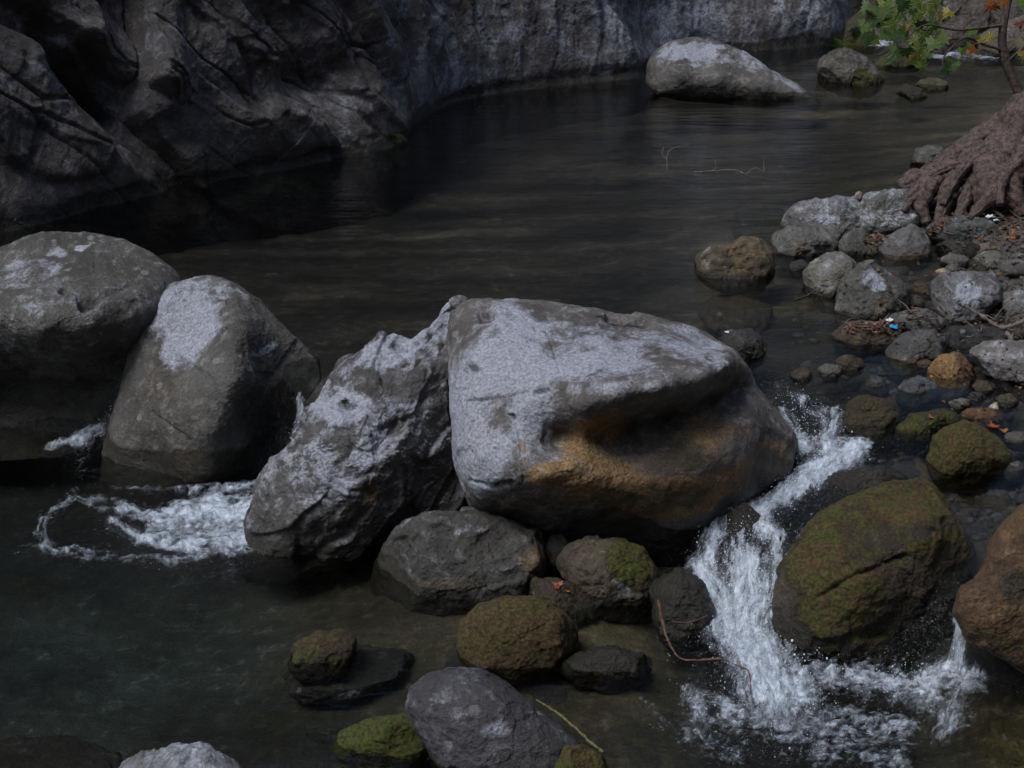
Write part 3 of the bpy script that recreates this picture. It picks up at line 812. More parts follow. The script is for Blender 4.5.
rock('rock', 'small purple wet stone at the cascade lip', [(862, 388), (872, 378), (885, 380), (890, 390), (878, 395), (866, 394)], yb=392, wz=.40, tint=(.10, .10, .11), wet=.05)
rock('rock', 'blue-grey wet stone below the litter ledge', [(896, 396), (905, 383), (920, 378), (934, 385), (937, 395), (925, 403), (905, 403)], yb=401, wz=.39, tint=(.11, .115, .125), wet=.04)
rock('rock', 'rusty orange rock below the dark flat slab', [(930, 372), (940, 358), (955, 354), (970, 360), (974, 376), (968, 390), (950, 396), (935, 389)], yb=392, wz=.38, tint=(.18, .095, .045), ochre=.55, wet=.03, ang=7, blobs=[('o', 965, 370, 10, 20, 0, 0)])
rock('stone', 'small white stone standing in amber shallows', [(984, 414), (990, 406), (997, 403), (1004, 409), (1005, 416), (995, 420)], yb=417, wz=.39, tint=(.45, .42, .33), wet=0, cat='stone')
rock('rock', 'amber flat stone under the small white stone', [(955, 420), (968, 410), (990, 410), (1005, 418), (990, 430), (965, 430)], yb=427, wz=.37, tint=(.12, .06, .025), ochre=.4, wet=.0, dk=.8)
rock('rock', 'pale slab rock under the hanging dead branch', [(975, 354), (985, 346), (1010, 342), (1030, 344), (1062, 352), (1064, 398), (1030, 398), (1005, 384), (987, 370)], yb=392, wz=.41, tint=(.22, .20, .185), pale=.2, wet=0)
rock('rock', 'dark slate rock beneath the fork of the dead branch', [(942, 340), (953, 329), (980, 327), (1006, 332), (1012, 343), (992, 352), (960, 356), (946, 350)], yb=352, wz=.43, tint=DARK, wet=.0)
rock('rock', 'cracked grey rock with pale broken face touching the branch tip', [(935, 302), (936, 285), (943, 278), (955, 276), (975, 275), (992, 276), (1001, 286), (1000, 299), (987, 309), (978, 321), (962, 328), (945, 320)], yb=326, wz=.43, tint=(.20, .195, .195), wet=0, ang=9, pale=.15,
     blobs=[('p', 970, 293, 14, 12, 40, .95)])
rock('rock', 'grey rounded rock at the margin beside the branch', [(1000, 303), (1004, 296), (1016, 293), (1032, 293), (1050, 300), (1050, 318), (1022, 322), (1003, 312)], yb=318, wz=.45, tint=(.18, .175, .16), pale=.15, wet=0)
rock('rock', 'flat grey rock above the mossy-footed rock beside the blue scrap', [(885, 328), (892, 317), (905, 313), (925, 310), (941, 319), (946, 332), (925, 338), (905, 339), (892, 335)], yb=335, wz=.44, tint=(.14, .13, .11), wet=0, pale=.1)
rock('rock', 'dark rock with olive mossy foot under the flat grey rock', [(882, 366), (890, 350), (898, 340), (915, 333), (932, 331), (942, 340), (940, 357), (925, 369), (905, 373)], yb=369, wz=.41, tint=(.11, .105, .10), wet=.0, moss=.1, mossc=.5, blobs=[('m', 905, 366, 26, 10, 0, .7), ('o', 905, 362, 26, 12, 0, .4)])
rock('rock', 'low brown ledge carrying the leaf litter', [(834, 338), (845, 326), (865, 323), (890, 324), (906, 331), (906, 346), (890, 353), (860, 354), (842, 349)], yb=350, wz=.42, tint=(.10, .075, .045), wet=.0, moss=.2, mossc=.4, dk=.9, ochre=.2)
rock('rock', 'pointed rock with bluish streaked peak among the bank stones', [(838, 308), (842, 288), (850, 276), (860, 268), (872, 264), (880, 270), (893, 280), (906, 290), (905, 308), (888, 321), (860, 324), (842, 320)], yb=320, wz=.44, tint=(.13, .125, .11), wet=.03, ang=7, blobs=[('p', 875, 280, 14, 14, 60, .7), ('o', 885, 305, 18, 12, 0, .4)])
rock('rock', 'light brown rock with notched top behind the pointed rock', [(804, 275), (812, 264), (825, 257), (842, 255), (852, 262), (860, 270), (857, 290), (845, 301), (825, 301), (811, 291)], yb=298, wz=.44, tint=(.17, .155, .12), wet=.03, pale=.1)
rock('rock', 'little round grey stone behind the notched rock', [(838, 250), (845, 236), (855, 230), (865, 232), (869, 241), (867, 252), (853, 258), (844, 256)], yb=255, wz=.45, tint=(.145, .14, .125), wet=0)
rock('rock', 'angular rock with flat pale top and yellow side, at the pool edge', [(771, 251), (777, 235), (788, 229), (810, 226), (826, 228), (846, 236), (840, 249), (825, 258), (795, 259), (780, 257)], yb=256, wz=.45, tint=(.155, .15, .13), wet=.02, ang=9, blobs=[('o', 800, 250, 16, 7, 0, .5), ('m', 800, 251, 14, 6, 0, .4)])
rock('rock', 'long flat grey slab reaching into the calm upper pool', [(784, 227), (787, 219), (794, 211), (802, 205), (817, 202), (834, 199), (850, 199), (858, 196), (868, 200), (874, 206), (862, 222), (850, 230), (836, 232), (820, 229), (800, 231)], yb=230, wz=.47, dk=.7, tint=(.19, .185, .18), wet=0, pale=.25, ang=7,
     blobs=[('p', 830, 220, 16, 8, 0, .8)])
rock('stone', 'tiny pinkish stone perched on the long flat slab', [(854, 199), (856, 193), (860, 191), (863, 195), (863, 200)], yb=200, wz=.62, tint=(.40, .30, .27), wet=0, cat='stone', ext=0)
rock('rock', 'blocky slab with bluish top next to the tree roots', [(857, 226), (860, 208), (868, 197), (885, 193), (905, 192), (919, 195), (923, 204), (922, 214), (916, 222), (900, 228), (880, 232), (862, 231)], yb=229, wz=.47, dk=.7, tint=(.16, .16, .145), wet=0, paleup=.45, ang=9)
rock('rock', 'rounded grey cobble with a yellow foot, behind amber shallows', [(879, 257), (880, 240), (892, 234), (905, 228), (913, 225), (922, 230), (930, 243), (931, 256), (920, 262), (900, 264), (886, 263)], yb=261, wz=.44, tint=(.18, .17, .165), wet=0, ang=2, amp=.6, blobs=[('o', 905, 258, 26, 6, 0, .95)])
rock('rock', 'long dark flat slab lying before the roots', [(930, 230), (940, 219), (965, 217), (990, 220), (1004, 227), (1011, 239), (985, 246), (950, 243), (934, 238)], yb=242, wz=.48, dk=.7, tint=(.095, .095, .09), wet=0, ang=5)
rock('rock', 'wet dark rock under the long flat slab', [(935, 248), (950, 240), (970, 243), (990, 252), (978, 260), (950, 260)], yb=258, wz=.44, tint=DARK, wet=.08)
rock('rock', 'half-buried dark greenish stone beneath the roots', [(963, 217), (971, 208), (985, 205), (1000, 209), (1013, 220), (1000, 225), (975, 223)], yb=221, wz=.56, tint=(.10, .10, .085), wet=0)
rock('stone', 'small beige cube-like stone leaning on the tree root', [(995, 205), (1000, 197), (1008, 197), (1012, 205), (1015, 212), (1000, 213)], yb=211, wz=.6, tint=(.30, .28, .24), wet=0, cat='stone', ang=9, ext=.05)
rock('rock', 'greenish grey cobble behind the cracked grey rock', [(973, 268), (976, 258), (986, 253), (1000, 252), (1010, 258), (1016, 267), (1008, 275), (985, 276)], yb=273, wz=.45, tint=(.145, .14, .115), wet=0, pale=.1)
rock('stone', 'small yellow and white stone in the amber shallows', [(931, 275), (937, 271), (945, 269), (950, 273), (944, 278), (933, 279)], yb=277, wz=.45, tint=(.45, .37, .24), wet=0, cat='stone', blobs=[('o', 934, 275, 5, 5, 0, 1.0)])
rock('rock', 'grey stone half shown beside fallen leaves at the border', [(1014, 244), (1018, 234), (1030, 228), (1050, 232), (1050, 252), (1025, 252)], yb=250, wz=.52, tint=(.15, .145, .13), wet=0)
rock('rock', 'brown and ochre rock standing alone in the upper pool', [(695, 270), (699, 257), (712, 248), (730, 246), (743, 240), (760, 242), (771, 252), (772, 272), (757, 282), (730, 284), (706, 281)], yb=280, wz=.45, dk=.9, tint=(.11, .085, .05), ochre=.35, wet=.03, pale=.05)
rock('rock', 'dark mossy stone behind the shoulder of the huge boulder', [(714, 350), (728, 334), (750, 331), (764, 342), (760, 360), (735, 368)], yb=362, wz=.44, tint=DARK, moss=.15, mossc=.5, wet=.08)
rock('boulder', 'long whale-shaped boulder with white frosted back, far up the pool',
     [(647, 82), (649, 62), (656, 51), (672, 42), (695, 38), (720, 42), (738, 50), (760, 62), (785, 78), (810, 92), (822, 100), (815, 105), (790, 104), (740, 101), (690, 97), (655, 93)], yb=99, wz=.45, dk=.35, e=.6, ext=.08, tint=(.17, .16, .145), wet=.05, ang=0, amp=.45, cat='boulder', res=1.5,
     relief=[(660, 60, .7), (700, 50, .4), (740, 60, .5), (680, 75, 1.2), (720, 75, 1.2), (760, 80, 1.1), (800, 95, .8), (690, 88, 1.0), (740, 92, 1.0)],
     blobs=[('p', 690, 54, 40, 13, 0, .85), ('p', 740, 58, 30, 12, 20, .5), ('w', 720, 92, 90, 9, 4, .5), ('p', 780, 78, 30, 6, 35, .6)])
rock('rock', 'squat rock with mossy toe beyond the whale-shaped boulder', [(820, 76), (821, 58), (829, 52), (845, 50), (862, 58), (875, 70), (885, 79), (870, 87), (840, 87), (826, 83)], yb=84, wz=.45, dk=.5, tint=(.12, .11, .09), wet=.05, res=1.5, blobs=[('m', 865, 78, 18, 8, 0, .9)])
rock('rock', 'low dark mossy hump below the far rapids', [(873, 66), (885, 56), (905, 53), (922, 58), (928, 66), (905, 69)], yb=67, wz=.45, dk=.6, tint=DARK, moss=.5, mossc=.6, wet=.0, res=1.5)
rock('rock', 'thin dark rock edge awash behind olive twin stone', [(896, 92), (906, 86), (922, 89), (928, 97), (912, 100)], yb=98, wz=.45, dk=.6, tint=DARK, moss=.4, mossc=.5, wet=0, res=1.5)
rock('rock', 'small olive stone beyond the tree roots in the pool', [(915, 87), (922, 80), (935, 79), (950, 84), (945, 90), (928, 91)], yb=89, wz=.45, dk=.6, tint=(.12, .10, .05), moss=.3, mossc=.6, wet=0, res=1.5)
rock('rock', 'grey stone in the pool just behind the spreading roots', [(910, 164), (917, 151), (928, 147), (940, 148), (948, 157), (944, 167), (925, 170)], yb=166, wz=.45, dk=.7, tint=(.14, .14, .12), wet=.03, res=1.3)
# far bank
rock('rock', 'round mossy rock where the far rapids begin', [(843, 42), (848, 22), (860, 12), (872, 20), (876, 38), (868, 48), (850, 50)], yb=46, wz=.45, dk=.6, tint=(.09, .08, .05), moss=.5, mossc=.6, wet=.04, res=1.4)
rock('boulder', 'broad brown boulder behind the overhanging leaves', [(895, 45), (900, 15), (920, -5), (960, -12), (985, 5), (992, 30), (975, 48), (930, 50)], yb=46, wz=.5, dk=.5, tint=(.12, .10, .08), wet=.08, res=1.3, moss=.15, ochre=.2, cat='boulder')
rock('boulder', 'brown tilted boulder beside the far rapids with dark recess', [(978, 55), (985, 35), (1005, 25), (1040, 10), (1080, 20), (1080, 55), (1030, 60)], yb=56, wz=.48, dk=.5, tint=(.14, .115, .09), wet=.06, res=1.3, cat='boulder')
rock('boulder', 'pale grey boulder high on the far bank', [(870, 12), (885, -15), (920, -30), (960, -20), (975, 5), (940, 20), (900, 22)], yb=15, wz=.7, dk=.6, tint=(.2, .18, .16), wet=0, cat='boulder')
rock('boulder', 'dark boulder at the foot of the sapling on the far bank', [(960, 30), (975, -10), (1020, -30), (1080, -20), (1100, 30), (1030, 45)], yb=35, wz=.6, dk=.6, tint=(.11, .10, .09), wet=0, moss=.2, cat='boulder')
rock('rock', 'low wet step stone between the two far rapids', [(905, 50), (920, 42), (945, 44), (952, 54), (925, 58)], yb=54, wz=.46, dk=.6, tint=DARK, wet=.2, res=1.3)
# under water
SUB = 'sunken boulders in the calm pool'
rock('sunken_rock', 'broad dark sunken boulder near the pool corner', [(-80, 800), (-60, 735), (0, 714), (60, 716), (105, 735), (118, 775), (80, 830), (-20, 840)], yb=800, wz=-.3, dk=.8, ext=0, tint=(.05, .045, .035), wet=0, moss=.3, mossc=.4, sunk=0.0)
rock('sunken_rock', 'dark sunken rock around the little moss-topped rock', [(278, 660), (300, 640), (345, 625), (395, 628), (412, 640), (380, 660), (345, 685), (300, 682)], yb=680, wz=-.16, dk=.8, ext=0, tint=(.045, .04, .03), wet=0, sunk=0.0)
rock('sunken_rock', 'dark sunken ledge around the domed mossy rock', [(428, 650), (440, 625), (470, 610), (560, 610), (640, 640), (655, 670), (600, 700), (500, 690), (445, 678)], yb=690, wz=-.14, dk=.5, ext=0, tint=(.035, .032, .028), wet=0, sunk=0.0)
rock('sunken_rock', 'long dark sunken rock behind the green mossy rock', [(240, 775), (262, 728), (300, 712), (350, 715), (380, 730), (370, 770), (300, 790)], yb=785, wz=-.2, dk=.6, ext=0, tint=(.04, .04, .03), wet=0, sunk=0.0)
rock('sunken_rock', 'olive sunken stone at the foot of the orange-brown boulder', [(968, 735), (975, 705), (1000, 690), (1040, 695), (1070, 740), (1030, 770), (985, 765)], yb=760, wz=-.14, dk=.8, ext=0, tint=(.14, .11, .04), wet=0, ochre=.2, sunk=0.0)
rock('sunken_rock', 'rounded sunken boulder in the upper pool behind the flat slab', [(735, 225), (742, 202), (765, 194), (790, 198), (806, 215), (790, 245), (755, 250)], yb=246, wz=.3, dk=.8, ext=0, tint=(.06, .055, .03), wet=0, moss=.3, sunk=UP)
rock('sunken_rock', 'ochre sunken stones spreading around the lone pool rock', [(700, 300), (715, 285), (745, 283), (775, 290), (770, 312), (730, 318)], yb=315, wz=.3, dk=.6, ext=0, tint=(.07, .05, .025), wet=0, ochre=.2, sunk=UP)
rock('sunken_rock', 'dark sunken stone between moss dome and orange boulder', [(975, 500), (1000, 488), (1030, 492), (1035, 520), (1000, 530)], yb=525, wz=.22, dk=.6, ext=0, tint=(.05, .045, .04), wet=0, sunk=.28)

# bank stones too small to describe by shape: individual cobbles around the shallows
cob = [  # px,py,r,label
    (800, 268, 8, 'small amber cobble under water beside the angular pool-edge rock'), (868, 252, 8, 'dark pebble squeezed between grey stone and yellow-footed cobble'),
    (955, 262, 10, 'olive cobble just under water behind the yellow and white stone'), (925, 290, 9, 'dark cobble beside the cracked grey rock'),
    (915, 303, 8, 'mossy little cobble above the flat grey rock'), (1010, 283, 8, 'brown cobble above the rounded rock at the margin'),
    (985, 388, 9, 'olive cobble beneath the pale slab rock'), (1008, 402, 9, 'dark cobble beside the small white stone'), (978, 398, 6, 'tan pebble in amber shallows behind the white stone'),
    (960, 405, 8, 'brown cobble below the rusty orange rock'), (1018, 440, 10, 'dark cobble next to the mossy dome at the border'), (1015, 470, 10, 'green cobble at the border below the mossy dome'),
    (875, 412, 7, 'wet pebble beside the yellowish cascade rock'), (830, 372, 9, 'dark wet cobble at the top of the cascade'), (850, 365, 10, 'black wet cobble below the litter ledge'),
    (800, 375, 8, 'black cobble left dry beside the cascade head'), (925, 365, 6, 'wet pebble tucked beside the rusty rock'), (1018, 335, 7, 'pale pebble by the fork of the branch'),
    (955, 300 - 30, 6, 'brown pebble behind the cracked grey rock'), (890, 293, 7, 'dark pebble beside the pointed rock'), (1020, 270, 7, 'grey pebble at the border behind the cobble'),
    (945, 248, 6, 'dark pebble below the long flat slab'), (905, 300, 7, 'green pebble beside the pointed rock'),
]
for (x, y, r, lab) in cob:
    a = np.linspace(0, 2 * np.pi, 9)[:-1] + rng.uniform(0, .6)
    rad = r * rng.uniform(.8, 1.2, 8)
    o_ = [(x + q * 1.3 * math.cos(t), y + q * .8 * math.sin(t)) for q, t in zip(rad, a)]
    tb = [DARK, BROWN, (.13, .12, .10), (.10, .085, .05)][rng.integers(4)]
    wzz = float(np.clip(water_z(*on_z(x, y, .42)[:2]), .28, UP))
    rock('cobble', lab, o_, yb=y + r * .6, wz=wzz - .01, tint=tb, wet=.02, moss=.15 if tb == BROWN else 0, cat='cobble', group='cobbles along the shallow bank', res=1.4)

# gravel between the cobbles: nobody could count it
def gravel(n, region, label):
    a = np.linspace(0, 2 * np.pi, 9)[:-1]
    lat = [(-.8, .6), (0, 1), (.8, .6)]
    base = np.array([[r * math.cos(t), r * math.sin(t), z] for z, r in lat for t in a] + [[0, 0, -1], [0, 0, 1]])
    F = []
    for r in range(2):
        for j in range(8):
            k = (j + 1) % 8
            F += [[r * 8 + j, r * 8 + k, r * 8 + 8 + k], [r * 8 + j, r * 8 + 8 + k, r * 8 + 8 + j]]
    F += [[24, (j + 1) % 8, j] for j in range(8)] + [[25, 16 + j, 16 + (j + 1) % 8] for j in range(8)]
    F = np.array(F)
    Vs, Fs, Ts, Ps = [], [], [], []
    cs = [(.15, .14, .13), (.11, .08, .05), (.20, .19, .18), (.08, .075, .07), (.17, .11, .05), (.12, .11, .07), (.30, .27, .22)]
    k = 0
    for i in range(n):
        x0, x1, y0, y1 = region[rng.integers(len(region))]
        x, y = rng.uniform(x0, x1), rng.uniform(y0, y1)
        g = on_z(x, y, .42); z = float(bed_z(np.array([g[0]]), np.array([g[1]]))[0])
        r = .014 * math.exp(rng.normal() * .55)
        w = float(water_z(np.array(g[0]), np.array(g[1])))
        v = base * (1 + .16 * rng.normal(size=(26, 1))) * r * np.array([rng.uniform(.8, 1.5), rng.uniform(.8, 1.3), rng.uniform(.5, .8)])
        t = rng.uniform(0, 6.28); c, s_ = math.cos(t), math.sin(t)
        v = np.stack([v[:, 0] * c - v[:, 1] * s_, v[:, 0] * s_ + v[:, 1] * c, v[:, 2]], 1) + [g[0], g[1], z + r * .25]
        Vs.append(v); Fs.append(F + k); k += 26
        Ts.append(np.tile(np.array(cs[rng.choice(7, p=[.25, .2, .1, .25, .1, .09, .01])]) * rng.uniform(.7, 1.2), (26, 1)))
        p = np.zeros((26, 4)); p[:, 3] = .35 if z + r < w + .02 else 0; Ps.append(p)
    V = np.concatenate(Vs)
    o = mesh_obj('gravel', V, np.concatenate(Fs), M_ROCK, {'tint': np.concatenate(Ts), 'paint': np.concatenate(Ps), 'mossc': np.full(len(V), .5)})
    tag(o, label, 'gravel', kind='stuff')


gravel(2600, [(790, 1040, 240, 440), (860, 1040, 205, 350), (870, 1040, 270, 440), (900, 1040, 440, 500), (920, 1040, 195, 250)], 'loose mixed gravel between the bank cobbles and in the shallows')

# ---------------------------------------------------------------- cliff
BASE = [(-520, 420), (-300, 345), (-100, 272), (0, 236), (60, 221), (130, 200), (200, 186), (270, 174), (330, 161), (380, 153), (412, 141), (424, 116), (460, 101), (500, 93), (560, 86), (640, 78), (662, 64), (700, 53), (760, 51), (830, 46), (862, 30), (880, 12)]
bw = np.array([on_z(a, b, UP)[:2] for a, b in BASE])
sl = np.concatenate([[0], np.cumsum(np.hypot(*np.diff(bw, axis=0).T))])
# denser sampling where it is seen
bpx = np.array([a for a, _ in BASE], float)
upx = np.concatenate([np.linspace(-520, -60, 60)[:-1], np.linspace(-60, 880, 820)])
ss = np.interp(upx, bpx, sl)
bx_ = np.interp(ss, sl, bw[:, 0]); by_ = np.interp(ss, sl, bw[:, 1])
ker = np.hanning(27); ker /= ker.sum()
def sm(a):
    return np.convolve(np.pad(a, 13, mode='edge'), ker, 'valid')
bx_, by_ = sm(bx_), sm(by_)
tx, ty = np.gradient(bx_), np.gradient(by_)
k = 61; kr = np.hanning(k); kr /= kr.sum()
nx_, ny_ = ty, -tx
nx_ = np.convolve(np.pad(nx_ / np.hypot(tx, ty), k // 2, mode='edge'), kr, 'valid'); ny_ = np.convolve(np.pad(ny_ / np.hypot(tx, ty), k // 2, mode='edge'), kr, 'valid')
hv = np.concatenate([np.linspace(-.7, 3.0, 330), np.linspace(3.0, 10, 60)[1:]])
lean = 0.30 * np.maximum(hv, 0) - 0.004 * hv ** 2
X = bx_[None] - nx_[None] * lean[:, None]; Y = by_[None] - ny_[None] * lean[:, None]; Z = hv[:, None] + UP + 0 * X
P = np.stack([X, Y, Z], -1)
px, py = project(P)
NN = np.stack([nx_, ny_, 0 * nx_ + .3], -1); NN /= np.linalg.norm(NN, axis=1)[:, None]
NN = np.broadcast_to(NN[None], P.shape)
S = P.copy()
# oblique bedding running down to the right
q1 = S @ np.array([.62, .25, .74]); q2 = S @ np.array([-.7, -.3, .64])
lf = 1 - sstep(380, 470, px)
Sw = S + .10 * fbm(S * 2, 2)[..., None]
T = np.stack([q1 * 1.5, q2 * .55, S[..., 1] * .5], -1) + .08 * fbm(S * 1.5, 2)[..., None]
d = .10 * fbm(S * .5, 2)
d = d + lf * (.30 * facet(T, 2, .8, .7, 60) + .04 * facet(T * np.array([3, 2.2, 3]), 4, 1, .7, 60) + .014 * fbm(T * np.array([5, 1.6, 3]), 4, ridged=True))
V_ = np.stack([S[..., 0] * 1.3, S[..., 1] * .8, S[..., 2] * .40], -1) + .05 * fbm(S * 1.5, 2)[..., None]
d = d + (1 - lf) * (.16 * facet(V_, 5, .7, .5, 50) + .04 * facet(V_ * 3.5, 6, 1, .6, 60) + .04 * fbm(V_ * 3, 4, ridged=True))
w1, w2, wid = worley(T * np.array([2.2, 1.2, 1.5]) + 3)
d = d - .05 * lf * (1 - sstep(0, .05, w2 - w1)) * sstep(0, .2, fbm(S * 1.1 + 4, 2))
d = d + 0.020 * facet(Sw * 3.2, 7, 1, .5, 50) + 0.010 * facet(Sw * 9, 9, 1, .5) + .005 * facet(Sw * 24, 9, 1, .6)
d = d + 0.012 * fbm(S * 7, 4, ridged=True)
wpx = px + 2 * fbm(S * 3, 3); wpy = py + 2 * fbm(S * 3 + 50, 3)
def step(x0, y0, x1, y1, amp, rng_=60, wd=2.0, crack=0.05):
    """The ground to one side of the line stands amp proud, with a crack along it."""
    global d
    dist, t_, sd = seg_dist(wpx, wpy, x0, y0, x1, y1)
    fall = 1 - sstep(.25, 1, dist / rng_)
    d = d + amp * fall * (sstep(-wd, wd, sd) - .5) * 2 - crack * np.exp(-(dist / 2.0) ** 2)
def lump(x, y, rx, ry, rot, a):
    global d
    ca, sa = math.cos(math.radians(rot)), math.sin(math.radians(rot))
    u = ((wpx - x) * ca + (wpy - y) * sa) / rx; v = (-(wpx - x) * sa + (wpy - y) * ca) / ry
    d = d + .6 * a * np.exp(-(u * u + v * v))
step(210, -20, 330, 130, -.20, 80, 1.0, .01)
step(142, -20, 136, 82, .20, 60, 1.5, .12)
step(85, 60, 186, 170, .18, 60, 1.5, .08)
step(186, 170, 200, 190, .1, 30, 3, .05)
step(35, 5, 130, 80, .15, 50, 3, .05)
step(405, -20, 420, 110, .10, 40, 3, .08)
step(355, -10, 400, 85, .10, 40, 2, .06)
step(330, 130, 300, 108, .08, 30, 2, .0)
step(600, -10, 650, 75, -.12, 40, 3, .08)
lump(305, 78, 42, 20, -10, -.38); lump(270, 30, 26, 30, 0, -.15); lump(240, 130, 45, 22, 10, .22); lump(300, 158, 60, 9, -8, -.30); lump(190, 60, 45, 40, 30, .2)
lump(95, 70, 34, 50, 0, -.15); lump(40, 60, 26, 60, -30, .2); lump(110, 160, 40, 24, 30, .22); lump(30, 160, 30, 40, 0, -.2); lump(215, 178, 30, 7, 0, -.2); lump(370, 110, 26, 14, -20, .2); lump(350, 60, 18, 30, 20, -.2)
lump(500, 50, 70, 30, 0, .12); lump(600, 74, 60, 6, -6, -.25); lump(470, 95, 60, 5, -12, -.12); lump(740, 30, 60, 20, 0, .3); lump(790, 20, 40, 20, 30, .25); lump(660, 30, 18, 40, -10, -.3); lump(130, 110, 14, 40, -30, -.15)
# water-worn undercut along the pool
d = d * (.30 + .70 * sstep(0.0, .8, hv))[:, None] - (.03 + .05 * lf) * np.exp(-((hv - .0) / .12) ** 2)[:, None] * (0.6 + .6 * fbm(S * .9 + 9, 2))
P = P + NN * d[..., None]
du = np.gradient(P, axis=1); dv = np.gradient(P, axis=0)
Nn = np.cross(du, dv); Nn /= np.linalg.norm(Nn, axis=-1, keepdims=True)
if (Nn * NN).sum() < 0: Nn = -Nn
nn = fbm(S * 1.6, 3); n2 = fbm(S * np.array([3.2, 3.2, .5]), 4)
tint = np.array([.165, .148, .138]) * (1 + .25 * nn)[..., None]
mauve = sstep(.0, .5, fbm(S * .7 + 20, 3))[..., None]
tint = tint * (1 - mauve) + np.array([.14, .145, .175]) * mauve
pt = np.zeros(P.shape[:2] + (4,))
pt[..., 0] = np.clip(.18 + .45 * n2 + .25 * sstep(600, 700, px) + .15 * sstep(380, 460, px), 0, 1)
pt[..., 1] = np.clip(.15 + .3 * nn, 0, 1) * .6
wline = 1 - sstep(.02, .20, hv[:, None] + .10 * fbm(S * 2.2, 3))
pt[..., 3] = wline * .9 + .25 * sstep(.1, .5, fbm(S * np.array([2, 2, .5]) + 70, 3))
pt[..., 2] = .4 * sstep(560, 640, px) * wline * sstep(0.0, .3, fbm(S * 3 + 8, 2)) + .5 * np.exp(-((px - 860) / 22) ** 2)
nr, nc = P.shape[:2]
back = np.stack([bx_ - nx_ * 5.5, by_ - ny_ * 5.5], -1)
top_back = np.concatenate([back, np.full((nc, 1), hv[-1] + UP)], 1); bot_back = np.concatenate([back, np.full((nc, 1), -.4)], 1)
allP = np.concatenate([P, top_back[None], bot_back[None], P[:1]], 0)
apt = np.concatenate([pt, pt[-1:], pt[-1:], pt[:1]], 0); atn = np.concatenate([tint, tint[-1:], tint[-1:], tint[:1]], 0)
F = grid_faces(allP.shape[0], nc)
o = mesh_obj('cliff', allP.reshape(-1, 3), F, M_CLIFF, {'tint': atn.reshape(-1, 3), 'paint': apt.reshape(-1, 4), 'mossc': np.full(allP.shape[0] * nc, .6)}, flip=False)
tag(o, 'tall dark limestone cliff with slanting cracks rising from the pool', 'cliff')


def slope_wall(name, label, pts, H, thick, tint, leanf=.25, cat='cliff', ptsz=0.0, moss=.2):
    """A rocky gorge side through the given ground points, facing the left of its direction of travel."""
    b = np.array(pts, float)
    s = np.concatenate([[0], np.cumsum(np.hypot(*np.diff(b, axis=0).T))])
    n = 180
    t = np.linspace(0, s[-1], n)
    x, y = np.interp(t, s, b[:, 0]), np.interp(t, s, b[:, 1])
    kk = np.hanning(19); kk /= kk.sum()
    x = np.convolve(np.pad(x, 9, mode='edge'), kk, 'valid'); y = np.convolve(np.pad(y, 9, mode='edge'), kk, 'valid')
    tx, ty = np.gradient(x), np.gradient(y); L = np.hypot(tx, ty)
    nx, ny = -ty / L, tx / L
    h = np.linspace(-.8, H, 110)
    X = x[None] - nx[None] * h[:, None] * leanf; Y = y[None] - ny[None] * h[:, None] * leanf
    P = np.stack([X, Y, h[:, None] + 0 * X + ptsz], -1)
    d = .7 * fbm(P * .35, 3) + .3 * fbm(P * 1.1, 4, ridged=True) + .08 * fbm(P * 4, 3)
    P = P + np.stack([nx, ny, 0 * nx], -1)[None] * d[..., None]
    bk = np.stack([x - nx * (thick + H * leanf), y - ny * (thick + H * leanf)], -1)
    tb = np.concatenate([bk, np.full((n, 1), H + ptsz)], 1); bb = np.concatenate([bk, np.full((n, 1), -.8 + ptsz)], 1)
    A = np.concatenate([P, tb[None], bb[None], P[:1]], 0)
    pt = np.zeros((A.shape[0] * n, 4)); m = fbm(A * .8, 3).reshape(-1); pt[:, 0] = .25; pt[:, 2] = moss + .4 * m
    o = mesh_obj(name, A.reshape(-1, 3), grid_faces(A.shape[0], n), M_CLIFF, {'tint': np.broadcast_to(np.array(tint), (len(pt), 3)), 'paint': pt, 'mossc': np.full(len(pt), .7)})
    return tag(o, label, cat)


slope_wall('cliff', 'rough rock face closing the gorge beyond the far rapids', [(16, 23.5), (9, 22.5), (4.6, 21.2), (2.0, 20.8)], 9, 3, (.12, .11, .10), .35)
slope_wall('cliff', 'added unseen rock wall blocking sky light behind the viewpoint', [(-9, -4), (0, -4.5), (9, -4)], 14, 3, (.10, .095, .08), .3)  # added out of view to cut low sky light from behind
slope_wall('cliff', 'added unseen rock wall blocking sky light past the tree roots', [(6.5, -4), (6.8, 4), (9.5, 12), (14, 22)], 11, 3, (.11, .10, .085), .25)  # added out of view so sky light comes more from above

# ---------------------------------------------------------------- ray helper for things that lie on something
bpy.context.view_layer.update()
dg = bpy.context.evaluated_depsgraph_get()


def hit(px, py, skip_water=False):
    dr = Vector(FWD + (px - 512) / FPX * RT + (384 - py) / FPX * UPV).normalized()
    org = Vector(CAM)
    for _ in range(6):
        ok, loc, nrm, idx, ob, mt = scene.ray_cast(dg, org, dr)
        if not ok: return on_z(px, py, UP), Vector((0, 0, 1))
        if skip_water and ob.name.startswith('river') and not ob.name.startswith('river_bed'):
            org = loc + dr * 0.002; continue
        return np.array(loc), nrm
    return np.array(loc), nrm


